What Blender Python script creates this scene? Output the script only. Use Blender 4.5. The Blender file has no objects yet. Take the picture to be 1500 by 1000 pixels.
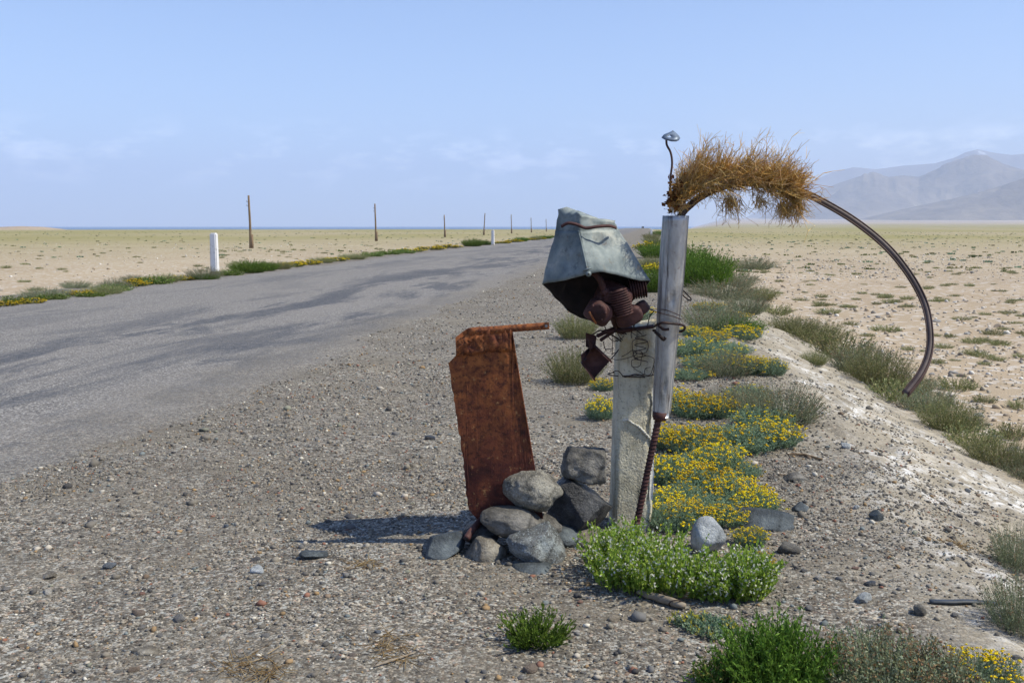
import bpy, bmesh, math, random
import numpy as np
from mathutils import Vector, Matrix, noise as mnoise

sc = bpy.context.scene
COL = sc.collection
rad = math.radians
rng = np.random.default_rng(7)
random.seed(7)

# ------------------------------------------------------------------ camera
F, CXP, CYP, CAMH = 1458.0, 750.0, 500.0, 1.25     # photo focal length and centre in pixels, eye height in metres
HOR, VPX = 331.0, 948.0                            # horizon row, vanishing column of the road (road runs along +Y)
PITCH = math.atan((CYP - HOR) / F)
YAW = math.atan((VPX - CXP) * math.cos(PITCH) / F)
cam_d = bpy.data.cameras.new('camera'); cam = bpy.data.objects.new('camera', cam_d); COL.objects.link(cam)
cam.location = (0, 0, CAMH); cam.rotation_euler = (rad(90) - PITCH, 0, YAW)
cam_d.sensor_width = 36; cam_d.lens = 36 * F / 1500; cam_d.clip_start = 0.05; cam_d.clip_end = 80000
sc.camera = cam
CAMR = np.array(cam.rotation_euler.to_matrix()); CAMP = np.array([0, 0, CAMH])
FWD = np.array([-math.sin(YAW), math.cos(YAW), 0]); RGT = np.array([math.cos(YAW), math.sin(YAW), 0])

# ------------------------------------------------------------------ world and sun
SUN_EL, SUN_AZ = 51.0, -3.5      # azimuth from +X, negative is towards the eye
w = bpy.data.worlds.new('World'); sc.world = w; w.use_nodes = True
nt = w.node_tree; nt.nodes.clear()
wo = nt.nodes.new('ShaderNodeOutputWorld'); bg = nt.nodes.new('ShaderNodeBackground')
sky = nt.nodes.new('ShaderNodeTexSky'); sky.sky_type = 'NISHITA'; sky.sun_disc = False
sky.sun_elevation = rad(SUN_EL); sky.sun_rotation = rad(90-SUN_AZ); sky.altitude = 3900
sky.air_density = 1.6; sky.dust_density = 1.0; sky.ozone_density = 3.5
bg.inputs['Strength'].default_value = 0.122
# thin cumulus along the whole horizon
def wn(t, **k):
    n = nt.nodes.new(t)
    for a, b in k.items(): setattr(n, a, b)
    return n
tc = wn('ShaderNodeTexCoord'); sep = wn('ShaderNodeSeparateXYZ'); nt.links.new(tc.outputs['Generated'], sep.inputs[0])
mp = wn('ShaderNodeMapping'); mp.inputs['Scale'].default_value = (15, 15, 44); nt.links.new(tc.outputs['Generated'], mp.inputs[0])
no = wn('ShaderNodeTexNoise'); no.inputs['Scale'].default_value = 1.0; no.inputs['Detail'].default_value = 8; no.inputs['Roughness'].default_value = 0.6
nt.links.new(mp.outputs[0], no.inputs['Vector'])
cr = wn('ShaderNodeValToRGB'); cr.color_ramp.elements[0].position = 0.5; cr.color_ramp.elements[1].position = 0.72
nt.links.new(no.outputs['Fac'], cr.inputs[0])
band = wn('ShaderNodeValToRGB'); e = band.color_ramp.elements
e[0].position = 0.03; e[0].color = (0, 0, 0, 1); e[1].position = 0.05; e[1].color = (1, 1, 1, 1)
for p, v in ((0.072, 1.0), (0.088, 0.25), (0.105, 0.0)):
    q = e.new(p); q.color = (v, v, v, 1)
nt.links.new(sep.outputs['Z'], band.inputs[0])
mul = wn('ShaderNodeMath', operation='MULTIPLY'); nt.links.new(cr.outputs[0], mul.inputs[0]); nt.links.new(band.outputs[0], mul.inputs[1])
mul2 = wn('ShaderNodeMath', operation='MULTIPLY'); mul2.inputs[1].default_value = 0.9; nt.links.new(mul.outputs[0], mul2.inputs[0])
hsv = wn('ShaderNodeMixRGB', blend_type='MULTIPLY'); hsv.inputs[0].default_value = 1.0
hsv.inputs[2].default_value = (0.87, 0.94, 1.09, 1); nt.links.new(sky.outputs[0], hsv.inputs[1])
mx = wn('ShaderNodeMixRGB'); mx.inputs[2].default_value = (13, 14, 15.5, 1)
nt.links.new(mul2.outputs[0], mx.inputs[0]); nt.links.new(hsv.outputs[0], mx.inputs[1])
nt.links.new(mx.outputs[0], bg.inputs['Color']); nt.links.new(bg.outputs[0], wo.inputs['Surface'])

sl = bpy.data.lights.new('sun', 'SUN'); sl.energy = 4.8; sl.angle = rad(0.53); sl.color = (1.0, 0.945, 0.80)
so = bpy.data.objects.new('sun', sl); COL.objects.link(so)
SUNDIR = Vector((math.cos(rad(SUN_EL))*math.cos(rad(SUN_AZ)), math.cos(rad(SUN_EL))*math.sin(rad(SUN_AZ)), math.sin(rad(SUN_EL))))
so.rotation_euler = SUNDIR.to_track_quat('Z', 'Y').to_euler(); so.location = SUNDIR * 40

sc.view_settings.view_transform = 'Standard'; sc.view_settings.look = 'None'
sc.view_settings.exposure = 0.42; sc.view_settings.gamma = 1.0; sc.view_settings.use_curve_mapping = False
sc.cycles.use_denoising = True; sc.cycles.max_bounces = 6; sc.cycles.volume_bounces = 1; sc.cycles.diffuse_bounces = 3

# ------------------------------------------------------------------ numeric helpers
def _hash(ix, iy, seed):
    n = (ix * 374761393 + iy * 668265263 + seed * 974634777) & 0xffffffff
    n = ((n ^ (n >> 13)) * 1274126177) & 0xffffffff
    return ((n ^ (n >> 16)) & 0xffff) / 65535.0
def vn(x, y, s, seed=0):
    """value noise in -1..1, feature size s"""
    x = np.asarray(x, float) / s; y = np.asarray(y, float) / s
    ix = np.floor(x).astype(np.int64); iy = np.floor(y).astype(np.int64)
    fx = x - ix; fy = y - iy; fx = fx*fx*(3-2*fx); fy = fy*fy*(3-2*fy)
    a = _hash(ix, iy, seed); b = _hash(ix+1, iy, seed); c = _hash(ix, iy+1, seed); d = _hash(ix+1, iy+1, seed)
    return ((a*(1-fx)+b*fx)*(1-fy) + (c*(1-fx)+d*fx)*fy) * 2 - 1
def sstep(a, b, x):
    t = np.clip((np.asarray(x, float)-a)/(b-a), 0, 1); return t*t*(3-2*t)
def lstep(a, b, x): return np.clip((np.asarray(x, float)-a)/(b-a), 0, 1)

ROAD_L, ROAD_R = -10.5, -2.75
def gz(u, v, relief=True):
    """height of the ground: a raised road bank with a stony plain on both sides"""
    u = np.asarray(u, float); v = np.asarray(v, float)
    r = np.hypot(u, v)
    crest = 1.02 + 0.16*vn(v, 0*v, 2.3, 3) + 0.07*vn(v, 0*v, .7, 4)
    toe = 2.95 + 0.22*vn(v, 0*v, 2.9, 5)
    t = lstep(0, 1, (u-crest)/(toe-crest))
    t = t*0.6 + 0.4*t*t*(3-2*t)
    z = -0.62*t
    tl = sstep(-11.4, -14.2, u)
    z = z - 0.66*tl
    plain = np.maximum(t, tl)
    if relief:
        near = np.exp(-r/60)
        road = sstep(ROAD_R-0.7, ROAD_R+0.25, u) + sstep(ROAD_L+0.4, ROAD_L-0.6, u)
        road = np.clip(road, 0, 1)
        rel = 0.016*vn(u, v, .9, 11) + 0.008*vn(u, v, .33, 12) + 0.005*vn(u, v, .12, 13)
        slope = (t > 0)*(t < 1)
        rel = rel + slope*(0.022*vn(u, v, .4, 14) + 0.018*vn(u*2, v, .22, 15) + .008*vn(u, v, .07, 16))
        rel = rel + plain*(0.07*vn(u, v, 7, 17) + 0.03*vn(u, v, 1.7, 18))
        z = z + rel*road*np.where(r < 80, 1, near*3) - 0.010*(1-road)
    # far: falls towards a lake on the left, climbs as an alluvial fan on the right
    phi = np.degrees(np.arctan2(u, np.maximum(v, 1e-3)))
    rt = sstep(1.5, 5.0, phi)
    z = z - (1-rt)*0.0036*np.maximum(r-560, 0)
    z = z + rt*(0.0062*np.maximum(r-1500, 0) + 0.0035*np.maximum(r-4500, 0))
    return z

def ray(px, py):
    d = CAMR @ np.array([(px-CXP)/F, -(py-CYP)/F, -1.0]); return d/np.linalg.norm(d)
def P(px, py, d):
    """point seen at a pixel of the photograph, d metres ahead of the eye"""
    q = ray(px, py); return CAMP + q*(d/np.dot(q, FWD))
SS = 1.0*1.012**np.arange(780)
def G(px, py):
    """point of the ground seen at a pixel"""
    q = ray(px, py); S = SS
    for _ in range(3):
        p = CAMP[None] + q[None]*S[:, None]; hit = np.nonzero(p[:, 2] <= gz(p[:, 0], p[:, 1]))[0]
        i = max(int(hit[0]) if len(hit) else len(S)-1, 1); S = np.linspace(S[i-1], S[i], 24)
    p = CAMP + q*S[-1]; p = CAMP + q*S[12]; p[2] = float(gz(p[0], p[1])); return p
def depth(p): return float(np.dot(np.asarray(p)-CAMP, FWD))

# ------------------------------------------------------------------ scene helpers
def srgb(r, g, b):
    return tuple(((c/255)/12.92 if c/255 <= .04045 else ((c/255+.055)/1.055)**2.4) for c in (r, g, b))
def tag(o, label=None, cat=None, group=None, kind=None):
    for k, v in (('label', label), ('category', cat), ('group', group), ('kind', kind)):
        if v: o[k] = v
    return o
def link(name, me, parent=None, loc=None, rot=None, scale=None):
    o = bpy.data.objects.new(name, me); COL.objects.link(o)
    if parent: o.parent = parent
    if loc is not None: o.location = loc
    if rot is not None: o.rotation_euler = rot
    if scale is not None: o.scale = scale
    return o
def empty(name, loc=(0, 0, 0), rz=0):
    o = link(name, None, None, loc, (0, 0, rz)); o.empty_display_size = .05; return o
def mesh_np(name, V, Fc, mat=None, col=None, smooth=False):
    """V (n,3); Fc (m,k) int array or list of such arrays; col (n,3) point colours"""
    me = bpy.data.meshes.new(name)
    V = np.ascontiguousarray(V, dtype=np.float32)
    FL = [np.asarray(f, np.int32) for f in (Fc if isinstance(Fc, (list, tuple)) else [Fc]) if len(f)]
    loops = np.concatenate([f.ravel() for f in FL]); tot = np.concatenate([np.full(len(f), f.shape[1], np.int32) for f in FL])
    start = np.concatenate([[0], np.cumsum(tot)[:-1]]).astype(np.int32)
    me.vertices.add(len(V)); me.vertices.foreach_set('co', V.ravel())
    me.loops.add(len(loops)); me.loops.foreach_set('vertex_index', loops)
    me.polygons.add(len(tot)); me.polygons.foreach_set('loop_start', start); me.polygons.foreach_set('loop_total', tot)
    if smooth: me.polygons.foreach_set('use_smooth', np.ones(len(tot), bool))
    me.update(calc_edges=True); me.validate()
    if col is not None:
        a = me.attributes.new('col', 'FLOAT_COLOR', 'POINT')
        c = np.ones((len(V), 4), np.float32); c[:, :3] = col; a.data.foreach_set('color', c.ravel())
    if mat: me.materials.append(mat)
    return me
class MB:
    """collects geometry for one mesh"""
    def __init__(s): s.V = []; s.T = []; s.Q = []; s.C = []; s.n = 0
    def add(s, V, T=None, Q=None, C=None):
        V = np.asarray(V, float)
        if T is not None and len(T): s.T.append(np.asarray(T, int) + s.n)
        if Q is not None and len(Q): s.Q.append(np.asarray(Q, int) + s.n)
        s.V.append(V); s.n += len(V)
        s.C.append(np.broadcast_to(np.asarray(C if C is not None else (1, 1, 1), float), (len(V), 3)))
        return s
    def mesh(s, name, mat, smooth=False, col=False):
        fl = []
        if s.T: fl.append(np.concatenate(s.T))
        if s.Q: fl.append(np.concatenate(s.Q))
        return mesh_np(name, np.concatenate(s.V), fl, mat, np.concatenate(s.C) if col else None, smooth)
    def build(s, name, mat, parent=None, smooth=False, col=False, loc=None):
        return link(name, s.mesh(name, mat, smooth, col), parent, loc)

def catmull(pts, n=8):
    pts = [np.asarray(p, float) for p in pts]
    pp = [2*pts[0]-pts[1]] + pts + [2*pts[-1]-pts[-2]]
    out = []
    for i in range(1, len(pp)-2):
        a, b, c, d = pp[i-1], pp[i], pp[i+1], pp[i+2]
        for k in range(n):
            t = k/n
            out.append(.5*((2*b)+(-a+c)*t+(2*a-5*b+4*c-d)*t*t+(-a+3*b-3*c+d)*t**3))
    out.append(pts[-1]); return np.array(out)
def frames(path, up=(0, 0, 1)):
    T = np.gradient(path, axis=0); T /= np.linalg.norm(T, axis=1)[:, None]
    up = np.asarray(up, float); N = []
    n = up - T[0]*np.dot(up, T[0])
    if np.linalg.norm(n) < .1: n = np.array([1., 0, 0]) - T[0]*T[0][0]
    for t in T:
        n = n - t*np.dot(n, t); n /= np.linalg.norm(n); N.append(n)
    N = np.array(N); B = np.cross(T, N); return T, N, B
def sweep(mb, path, prof, scale=1.0, up=(0, 0, 1), closed=True, caps=True, C=None):
    """prof: (k,2) points in (N,B); scale scalar or per point"""
    path = np.asarray(path, float); T, N, B = frames(path, up); prof = np.asarray(prof, float); k = len(prof)
    s = np.broadcast_to(np.asarray(scale, float), (len(path),))
    V = (path[:, None, :] + s[:, None, None]*(prof[None, :, 0:1]*N[:, None, :] + prof[None, :, 1:2]*B[:, None, :])).reshape(-1, 3)
    Q = []
    for i in range(len(path)-1):
        for j in range(k if closed else k-1):
            a = i*k+j; b = i*k+(j+1) % k; Q.append((a, b, b+k, a+k))
    T_ = []
    if caps and closed:
        m = len(path)-1
        for j in range(1, k-1):
            T_.append((0, j+1, j)); T_.append((m*k, m*k+j, m*k+j+1))
    mb.add(V, T_, Q, C); return mb
def circ(n): a = np.arange(n)*2*math.pi/n; return np.stack([np.cos(a), np.sin(a)], 1)
def tube(mb, path, r, sides=8, C=None): return sweep(mb, path, circ(sides), r, C=C)
def bm_mesh(name, bm, mat, smooth=False):
    me = bpy.data.meshes.new(name); bmesh.ops.recalc_face_normals(bm, faces=bm.faces); bm.to_mesh(me); bm.free()
    if smooth: me.polygons.foreach_set('use_smooth', np.ones(len(me.polygons), bool))
    if mat: me.materials.append(mat)
    return me
def box_mesh(name, sx, sy, sz, mat, bev=.004, z0=False):
    bm = bmesh.new(); bmesh.ops.create_cube(bm, size=1)
    for v in bm.verts:
        v.co.x *= sx; v.co.y *= sy; v.co.z = (v.co.z + (.5 if z0 else 0))*sz
    if bev: bmesh.ops.bevel(bm, geom=list(bm.edges), offset=bev, segments=2, affect='EDGES')
    return bm_mesh(name, bm, mat)

# ------------------------------------------------------------------ materials
class NT:
    def __init__(s, name):
        s.m = bpy.data.materials.new(name); s.m.use_nodes = True; s.t = s.m.node_tree; s.t.nodes.clear()
        s.out = s.t.nodes.new('ShaderNodeOutputMaterial'); s.co = s.n('ShaderNodeTexCoord').outputs['Object']
    def n(s, t, **k):
        x = s.t.nodes.new(t)
        for a, b in k.items(): setattr(x, a, b)
        return x
    def put(s, sock, v):
        if isinstance(v, bpy.types.NodeSocket): s.t.links.new(v, sock)
        else:
            if isinstance(v, tuple) and len(v) == 3 and sock.type == 'RGBA': v = v + (1,)
            sock.default_value = v
    def noise(s, scale, detail=4, rough=.55, vec=None, dist=0, out='Fac'):
        x = s.n('ShaderNodeTexNoise'); s.put(x.inputs['Vector'], vec or s.co); x.inputs['Scale'].default_value = scale
        x.inputs['Detail'].default_value = detail; x.inputs['Roughness'].default_value = rough; x.inputs['Distortion'].default_value = dist
        return x.outputs[out]
    def voro(s, scale, vec=None, feat='F1', out='Color', rnd=1):
        x = s.n('ShaderNodeTexVoronoi', feature=feat); s.put(x.inputs['Vector'], vec or s.co); x.inputs['Scale'].default_value = scale
        x.inputs['Randomness'].default_value = rnd
        return x.outputs[out]
    def mapv(s, scale=(1, 1, 1), loc=(0, 0, 0), rot=(0, 0, 0)):
        x = s.n('ShaderNodeMapping'); s.put(x.inputs[0], s.co); x.inputs['Scale'].default_value = scale
        x.inputs['Location'].default_value = loc; x.inputs['Rotation'].default_value = rot; return x.outputs[0]
    def ramp(s, f, *st):
        x = s.n('ShaderNodeValToRGB'); s.put(x.inputs[0], f); el = x.color_ramp.elements
        while len(el) < len(st): el.new(.5)
        for q, (p, c) in zip(el, st):
            q.position = p; q.color = (c, c, c, 1) if not isinstance(c, tuple) else c + (1,)
        return x.outputs[0]
    def mix(s, f, a, b, mode='MIX'):
        x = s.n('ShaderNodeMixRGB', blend_type=mode); s.put(x.inputs[0], f); s.put(x.inputs[1], a); s.put(x.inputs[2], b); return x.outputs[0]
    def math(s, op, a, b=0.0, clamp=False):
        x = s.n('ShaderNodeMath', operation=op, use_clamp=clamp); s.put(x.inputs[0], a); s.put(x.inputs[1], b); return x.outputs[0]
    def mrange(s, v, a, b, c=0.0, d=1.0):
        x = s.n('ShaderNodeMapRange'); s.put(x.inputs[0], v)
        for i, q in enumerate((a, b, c, d)): x.inputs[1+i].default_value = q
        return x.outputs[0]
    def xyz(s):
        x = s.n('ShaderNodeSeparateXYZ'); s.put(x.inputs[0], s.co); return x.outputs
    def attr(s, name='col'):
        x = s.n('ShaderNodeAttribute', attribute_name=name); return x.outputs['Color']
    def rnd(s): return s.n('ShaderNodeObjectInfo').outputs['Random']
    def bump(s, h, strength=.5, dist=.01, nrm=None):
        x = s.n('ShaderNodeBump'); s.put(x.inputs['Height'], h); x.inputs['Strength'].default_value = strength; x.inputs['Distance'].default_value = dist
        if nrm is not None: s.put(x.inputs['Normal'], nrm)
        return x.outputs[0]
    def done(s, col, rough=.85, normal=None, metal=0.0, spec=.3, trans=0):
        b = s.n('ShaderNodeBsdfPrincipled'); s.put(b.inputs['Base Color'], col); s.put(b.inputs['Roughness'], rough); s.put(b.inputs['Metallic'], metal)
        b.inputs['Specular IOR Level'].default_value = spec
        if normal is not None: s.put(b.inputs['Normal'], normal)
        sh = b.outputs[0]
        if trans:
            t = s.n('ShaderNodeBsdfTranslucent'); s.put(t.inputs[0], col)
            m = s.n('ShaderNodeMixShader'); m.inputs[0].default_value = trans; s.t.links.new(sh, m.inputs[1]); s.t.links.new(t.outputs[0], m.inputs[2]); sh = m.outputs[0]
        s.t.links.new(sh, s.out.inputs['Surface']); return s.m

M = {}
def gravel_nodes(a, x, y):
    """colour and bump height of the grey stony shoulder"""
    c1 = a.voro(95); c2 = a.voro(42); c3 = a.voro(190)
    def grey(c):
        g = a.n('ShaderNodeSeparateColor'); a.put(g.inputs[0], c); return g.outputs
    g1, g2, g3 = grey(c1), grey(c2), grey(c3)
    v = a.math('ADD', a.math('MULTIPLY', g1[0], .4), a.math('ADD', a.math('MULTIPLY', g2[0], .25), a.math('MULTIPLY', g3[0], .35)))
    base = a.ramp(v, (.17, (.026, .023, .020)), (.42, (.118, .106, .088)), (.58, (.205, .185, .152)), (.78, (.48, .455, .39)))
    hue = a.ramp(g1[1], (.0, (1.12, .98, .85)), (.35, (1, 1, 1)), (.7, (1.0, 1.0, 1.02)), (.9, (.9, 1.0, 1.1)), (1., (1.2, .9, .78)))
    base = a.mix(1.0, base, hue, 'MULTIPLY')
    sand = a.ramp(a.noise(1.6, 6, .6), (.35, (.135, .118, .092)), (.7, (.245, .213, .163)))
    base = a.mix(a.mrange(a.noise(1.5, 6, .65), .45, .65, .03, .7), base, sand)
    base = a.mix(a.mrange(a.noise(.55, 4, .5), .35, .7, 0, .35), base, (.105, .093, .08))
    h = a.math('ADD', a.voro(95, out='Distance'), a.math('MULTIPLY', a.voro(42, out='Distance'), 1.5))
    h = a.math('MULTIPLY', h, -1.0); h = a.math('ADD', h, a.noise(60, 4))
    return base, h
def ground_mat():
    a = NT('ground'); x, y, z = a.xyz()
    gcol, gh = gravel_nodes(a, x, y)
    # plain: pale sand with lighter pebbles, greener far off
    pl = a.ramp(a.noise(.07, 6, .6), (.3, (.315, .242, .165)), (.5, (.38, .30, .21)), (.7, (.44, .36, .26)))
    pl = a.mix(a.mrange(a.noise(1.3, 6, .7), .4, .7, 0, .5), pl, (.36, .28, .185))
    pv = a.n('ShaderNodeSeparateColor'); a.put(pv.inputs[0], a.voro(9)); 
    pl = a.mix(a.mrange(pv.outputs[0], .8, .86, 0, .6), pl, (.56, .52, .47))
    dist = a.n('ShaderNodeVectorMath', operation='LENGTH'); a.put(dist.inputs[0], a.co); dist = dist.outputs['Value']
    gr = a.noise(.013, 5, .6, vec=a.mapv((1, .45, 1)))
    gmask = a.math('MULTIPLY', a.mrange(gr, .30, .55, .3, 1), a.mrange(dist, 34, 170, 0, .9))
    pl = a.mix(gmask, pl, a.ramp(a.noise(.3, 4), (.3, (.20, .185, .065)), (.7, (.30, .265, .11))))
    far = a.mrange(dist, 1700, 3200); pl = a.mix(far, pl, a.ramp(a.noise(.0015, 5), (.35, (.30, .25, .2)), (.65, (.42, .35, .28))))
    # embankment slope: pale clayey soil, white salt crust
    sl_ = a.ramp(a.noise(3.5, 7, .68), (.3, (.185, .16, .12)), (.5, (.31, .27, .205)), (.7, (.44, .39, .31)))
    cell = a.n('ShaderNodeSeparateColor'); a.put(cell.inputs[0], a.voro(55))
    sl_ = a.mix(a.mrange(cell.outputs[0], .55, 1, 0, .5), sl_, (.17, .15, .13))
    salt = a.math('MULTIPLY', a.mrange(a.noise(1.1, 5, .6, vec=a.mapv((1.2, .7, 1))), .455, .58), a.mrange(a.noise(9, 8, .8), .47, .60))
    salt = a.math('MULTIPLY', salt, a.math('MULTIPLY', a.mrange(a.math('ABSOLUTE', a.math('SUBTRACT', x, 1.75)), 1.0, .5), a.mrange(y, 16, 9)))
    sl_ = a.mix(a.math('MULTIPLY', salt, .9), sl_, (.74, .73, .71))
    n1 = a.math('MULTIPLY', a.math('SUBTRACT', a.noise(1.2, 5, .6), .5), 1.1)
    xs = a.math('ADD', x, n1)
    c = a.mix(a.mrange(xs, .75, 1.35), gcol, sl_)
    c = a.mix(a.mrange(xs, 2.5, 3.05), c, pl)
    c = a.mix(a.mrange(xs, -11.6, -12.6), c, pl)
    dirt = c
    rough_h = a.math('ADD', a.math('MULTIPLY', gh, .5), a.noise(22, 6, .7))
    return a.done(dirt, .95, a.bump(rough_h, .55, .012), spec=.15)
def road_mat():
    a = NT('asphalt'); x, y, z = a.xyz()
    gcol, gh = gravel_nodes(a, x, y)
    ag = a.n('ShaderNodeSeparateColor'); a.put(ag.inputs[0], a.voro(75))
    asp = a.ramp(ag.outputs[0], (.05, (.085, .08, .077)), (.5, (.19, .178, .166)), (.8, (.24, .225, .208)), (.97, (.42, .40, .37)))
    asp = a.mix(a.mrange(a.noise(.9, 6, .65, vec=a.mapv((1, .25, 1))), .35, .68, 0, .55), asp, (.225, .208, .19))
    # dark bitumen bleed, drawn out along the wheel tracks
    st = a.noise(.8, 7, .66, vec=a.mapv((.95, .17, 1)), dist=.5)
    tr = a.ramp(a.mrange(x, -9.5, -2.0), (.0, 0.1), (.10, .7), (.2, .3), (.35, .45), (.48, 1.0), (.66, 1.0), (.78, 1.0), (.86, .3), (1.0, 0.0))
    s1 = a.math('MULTIPLY', a.mrange(st, .485, .57), tr)
    st2 = a.noise(.5, 6, .66, vec=a.mapv((1.3, .42, 1), (7, 3, 0)), dist=.3)
    s2 = a.math('MULTIPLY', a.mrange(st2, .53, .58), a.math('MULTIPLY', tr, .9))
    s = a.math('MAXIMUM', s1, s2)
    fine = a.mrange(a.noise(14, 5, .7), .3, .62, .45, 1)
    asp = a.mix(a.math('MULTIPLY', a.math('MULTIPLY', s, fine), .95), asp, (.060, .066, .080))
    crk = a.voro(.55, vec=a.mapv((1, .55, 1)), feat='DISTANCE_TO_EDGE', out='Distance')
    edge = a.math('ADD', x, a.math('MULTIPLY', a.math('SUBTRACT', a.noise(.9, 6, .65), .5), 2.2))
    g = a.mrange(edge, -4.0, -2.7)
    gl = a.mrange(edge, -10.0, -10.7)
    c = a.mix(a.math('MAXIMUM', g, gl), asp, gcol)
    c = a.mix(a.mrange(a.noise(.35, 5, .6), .45, .7, 0, .3), c, (.20, .185, .168))
    return a.done(c, .9, a.bump(a.math('ADD', gh, a.noise(60, 5)), .5, .01), spec=.2)
M['ground'] = ground_mat(); M['road'] = road_mat()

def stone_mat(name, c1, c2, c3, scale=18, speck=.5, rough=.85, bump=.5, spec=.25):
    a = NT(name)
    base = a.ramp(a.noise(scale*.6, 8, .72), (.34, c1), (.5, c2), (.64, c3))
    base = a.mix(1.0, base, a.ramp(a.noise(scale*.22, 4, .6), (.35, .62), (.65, 1.35)), 'MULTIPLY')
    base = a.mix(a.mrange(a.voro(scale*.28, feat='DISTANCE_TO_EDGE', out='Distance', vec=a.n('ShaderNodeVectorMath').outputs[0] if False else None), .0, .035, .55, 0), base, tuple(k*.4 for k in c1))
    sp = a.noise(scale*9, 3, .7)
    base = a.mix(a.mrange(sp, .56, .66, 0, speck), base, tuple(min(.75, k*1.9) for k in c3))
    base = a.mix(a.mrange(a.noise(scale*7, 3, .7), .56, .68, 0, speck), base, tuple(k*.35 for k in c1))
    h = a.math('ADD', a.noise(scale, 8, .75), a.math('MULTIPLY', a.noise(scale*6, 5, .75), .6))
    return a.done(base, rough, a.bump(h, min(1, bump*1.6), .022), spec=spec)
M['granite'] = stone_mat('granite', (.115, .108, .09), (.215, .20, .168), (.33, .31, .26), 16, .65)
M['granite_blue'] = stone_mat('granite_blue', (.085, .085, .08), (.16, .165, .16), (.29, .32, .32), 14, .7)
M['grey_rock'] = stone_mat('grey_rock', (.075, .069, .06), (.135, .126, .11), (.21, .197, .175), 12, .25)
M['warm_rock'] = stone_mat('warm_rock', (.095, .08, .06), (.18, .158, .125), (.29, .265, .22), 12, .35)
M['dark_rock'] = stone_mat('dark_rock', (.012, .012, .013), (.026, .026, .029), (.085, .085, .085), 9, .1, .38, .7, .5)
M['slate'] = stone_mat('slate', (.032, .038, .04), (.065, .076, .083), (.12, .138, .145), 10, .15, .6, .5)
M['pale_rock'] = stone_mat('pale_rock', (.27, .29, .29), (.38, .40, .41), (.50, .52, .52), 12, .3)
a = NT('pebble'); c = a.mix(a.mrange(a.noise(70, 4, .6), .35, .7, 0, .4), a.attr(), a.mix(.5, a.attr(), (.2, .19, .18)))
M['pebble'] = a.done(c, .85, a.bump(a.noise(160, 4), .3, .003), spec=.25)
a = NT('stone_mix'); r_ = a.rnd()
c = a.ramp(r_, (0, (.11, .11, .115)), (.2, (.22, .21, .195)), (.4, (.16, .17, .185)), (.55, (.33, .30, .26)), (.7, (.25, .20, .16)), (.82, (.44, .42, .38)), (.93, (.24, .29, .32)), (1, (.36, .22, .16)))
c = a.mix(a.mrange(a.noise(30, 6, .65), .35, .68, 0, .55), c, a.mix(.5, c, (.05, .05, .05)))
M['stone_mix'] = a.done(c, .85, a.bump(a.noise(40, 6, .7), .5, .006), spec=.2)
a = NT('plain_stone'); r_ = a.rnd()
c = a.ramp(r_, (0, (.30, .28, .25)), (.4, (.45, .42, .38)), (.75, (.56, .53, .49)), (1, (.36, .31, .26)))
c = a.mix(a.mrange(a.noise(12, 6, .65), .4, .68, 0, .45), c, (.22, .2, .17))
M['plain_stone'] = a.done(c, .88, a.bump(a.noise(20, 6, .7), .5, .02), spec=.2)

def leaf_mat(name, trans=.28):
    a = NT(name); hv = a.n('ShaderNodeHueSaturation'); a.put(hv.inputs['Color'], a.attr())
    a.put(hv.inputs['Value'], a.mrange(a.rnd(), 0, 1, .82, 1.15)); a.put(hv.inputs['Hue'], a.mrange(a.rnd(), 0, 1, .488, .512))
    return a.done(hv.outputs[0], .7, spec=.2, trans=trans)
M['leaf'] = leaf_mat('leaf', .38); M['petal'] = leaf_mat('petal', .4); M['twig'] = leaf_mat('twig', .35)

def rust_mat():
    a = NT('rusty_steel')
    b = a.ramp(a.noise(9, 8, .72), (.30, (.022, .008, .008)), (.43, (.066, .018, .014)), (.56, (.13, .036, .020)), (.74, (.25, .080, .032)))
    x, y, z = a.xyz()
    b2 = a.mix(a.math('MULTIPLY', a.mrange(a.math('ADD', z, a.math('MULTIPLY', a.noise(5, 5, .6), .5)), .55, 1.0), a.mrange(a.noise(16, 7, .75), .38, .62, .05, .85)), b, (.42, .145, .042))
    b2 = a.mix(a.mrange(a.noise(55, 6, .75), .50, .62, 0, .8), b2, (.040, .015, .012))
    b2 = a.mix(a.mrange(a.noise(40, 5, .7), .6, .7, 0, .7), b2, (.46, .25, .10))
    h = a.math('ADD', a.noise(50, 7, .7), a.noise(8, 4))
    return a.done(b2, .8, a.bump(h, .35, .006), spec=.25)
M['rust'] = rust_mat()
a = NT('dark_rust'); b = a.ramp(a.noise(14, 6, .65), (.3, (.024, .011, .011)), (.5, (.060, .024, .022)), (.72, (.115, .052, .042)))
M['dark_rust'] = a.done(b, .72, a.bump(a.noise(60, 6, .7), .4, .004), spec=.3)
a = NT('brown_steel'); b = a.ramp(a.noise(9, 6, .65, vec=a.mapv((1, 1, 1))), (.3, (.028, .012, .010)), (.5, (.06, .028, .022)), (.75, (.11, .066, .056)))
M['brown_steel'] = a.done(b, .6, a.bump(a.noise(80, 5), .25, .002), spec=.4)
a = NT('channel_web'); b = a.ramp(a.noise(9, 6, .65), (.3, (.055, .036, .031)), (.7, (.13, .095, .085)))
M['channel_web'] = a.done(b, .55, a.bump(a.noise(80, 5), .2, .002), spec=.4)
a = NT('galvanised'); v = a.noise(1.0, 7, .6, vec=a.mapv((14, 14, 5)))
b = a.ramp(v, (.3, (.22, .222, .218)), (.5, (.36, .362, .355)), (.7, (.52, .522, .515)))
st = a.math('MULTIPLY', a.mrange(a.noise(1.0, 6, .7, vec=a.mapv((45, 45, 2.5))), .54, .66), a.mrange(a.noise(5, 3), .42, .58, 0, .85))
b = a.mix(st, b, (.085, .065, .055))
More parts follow.
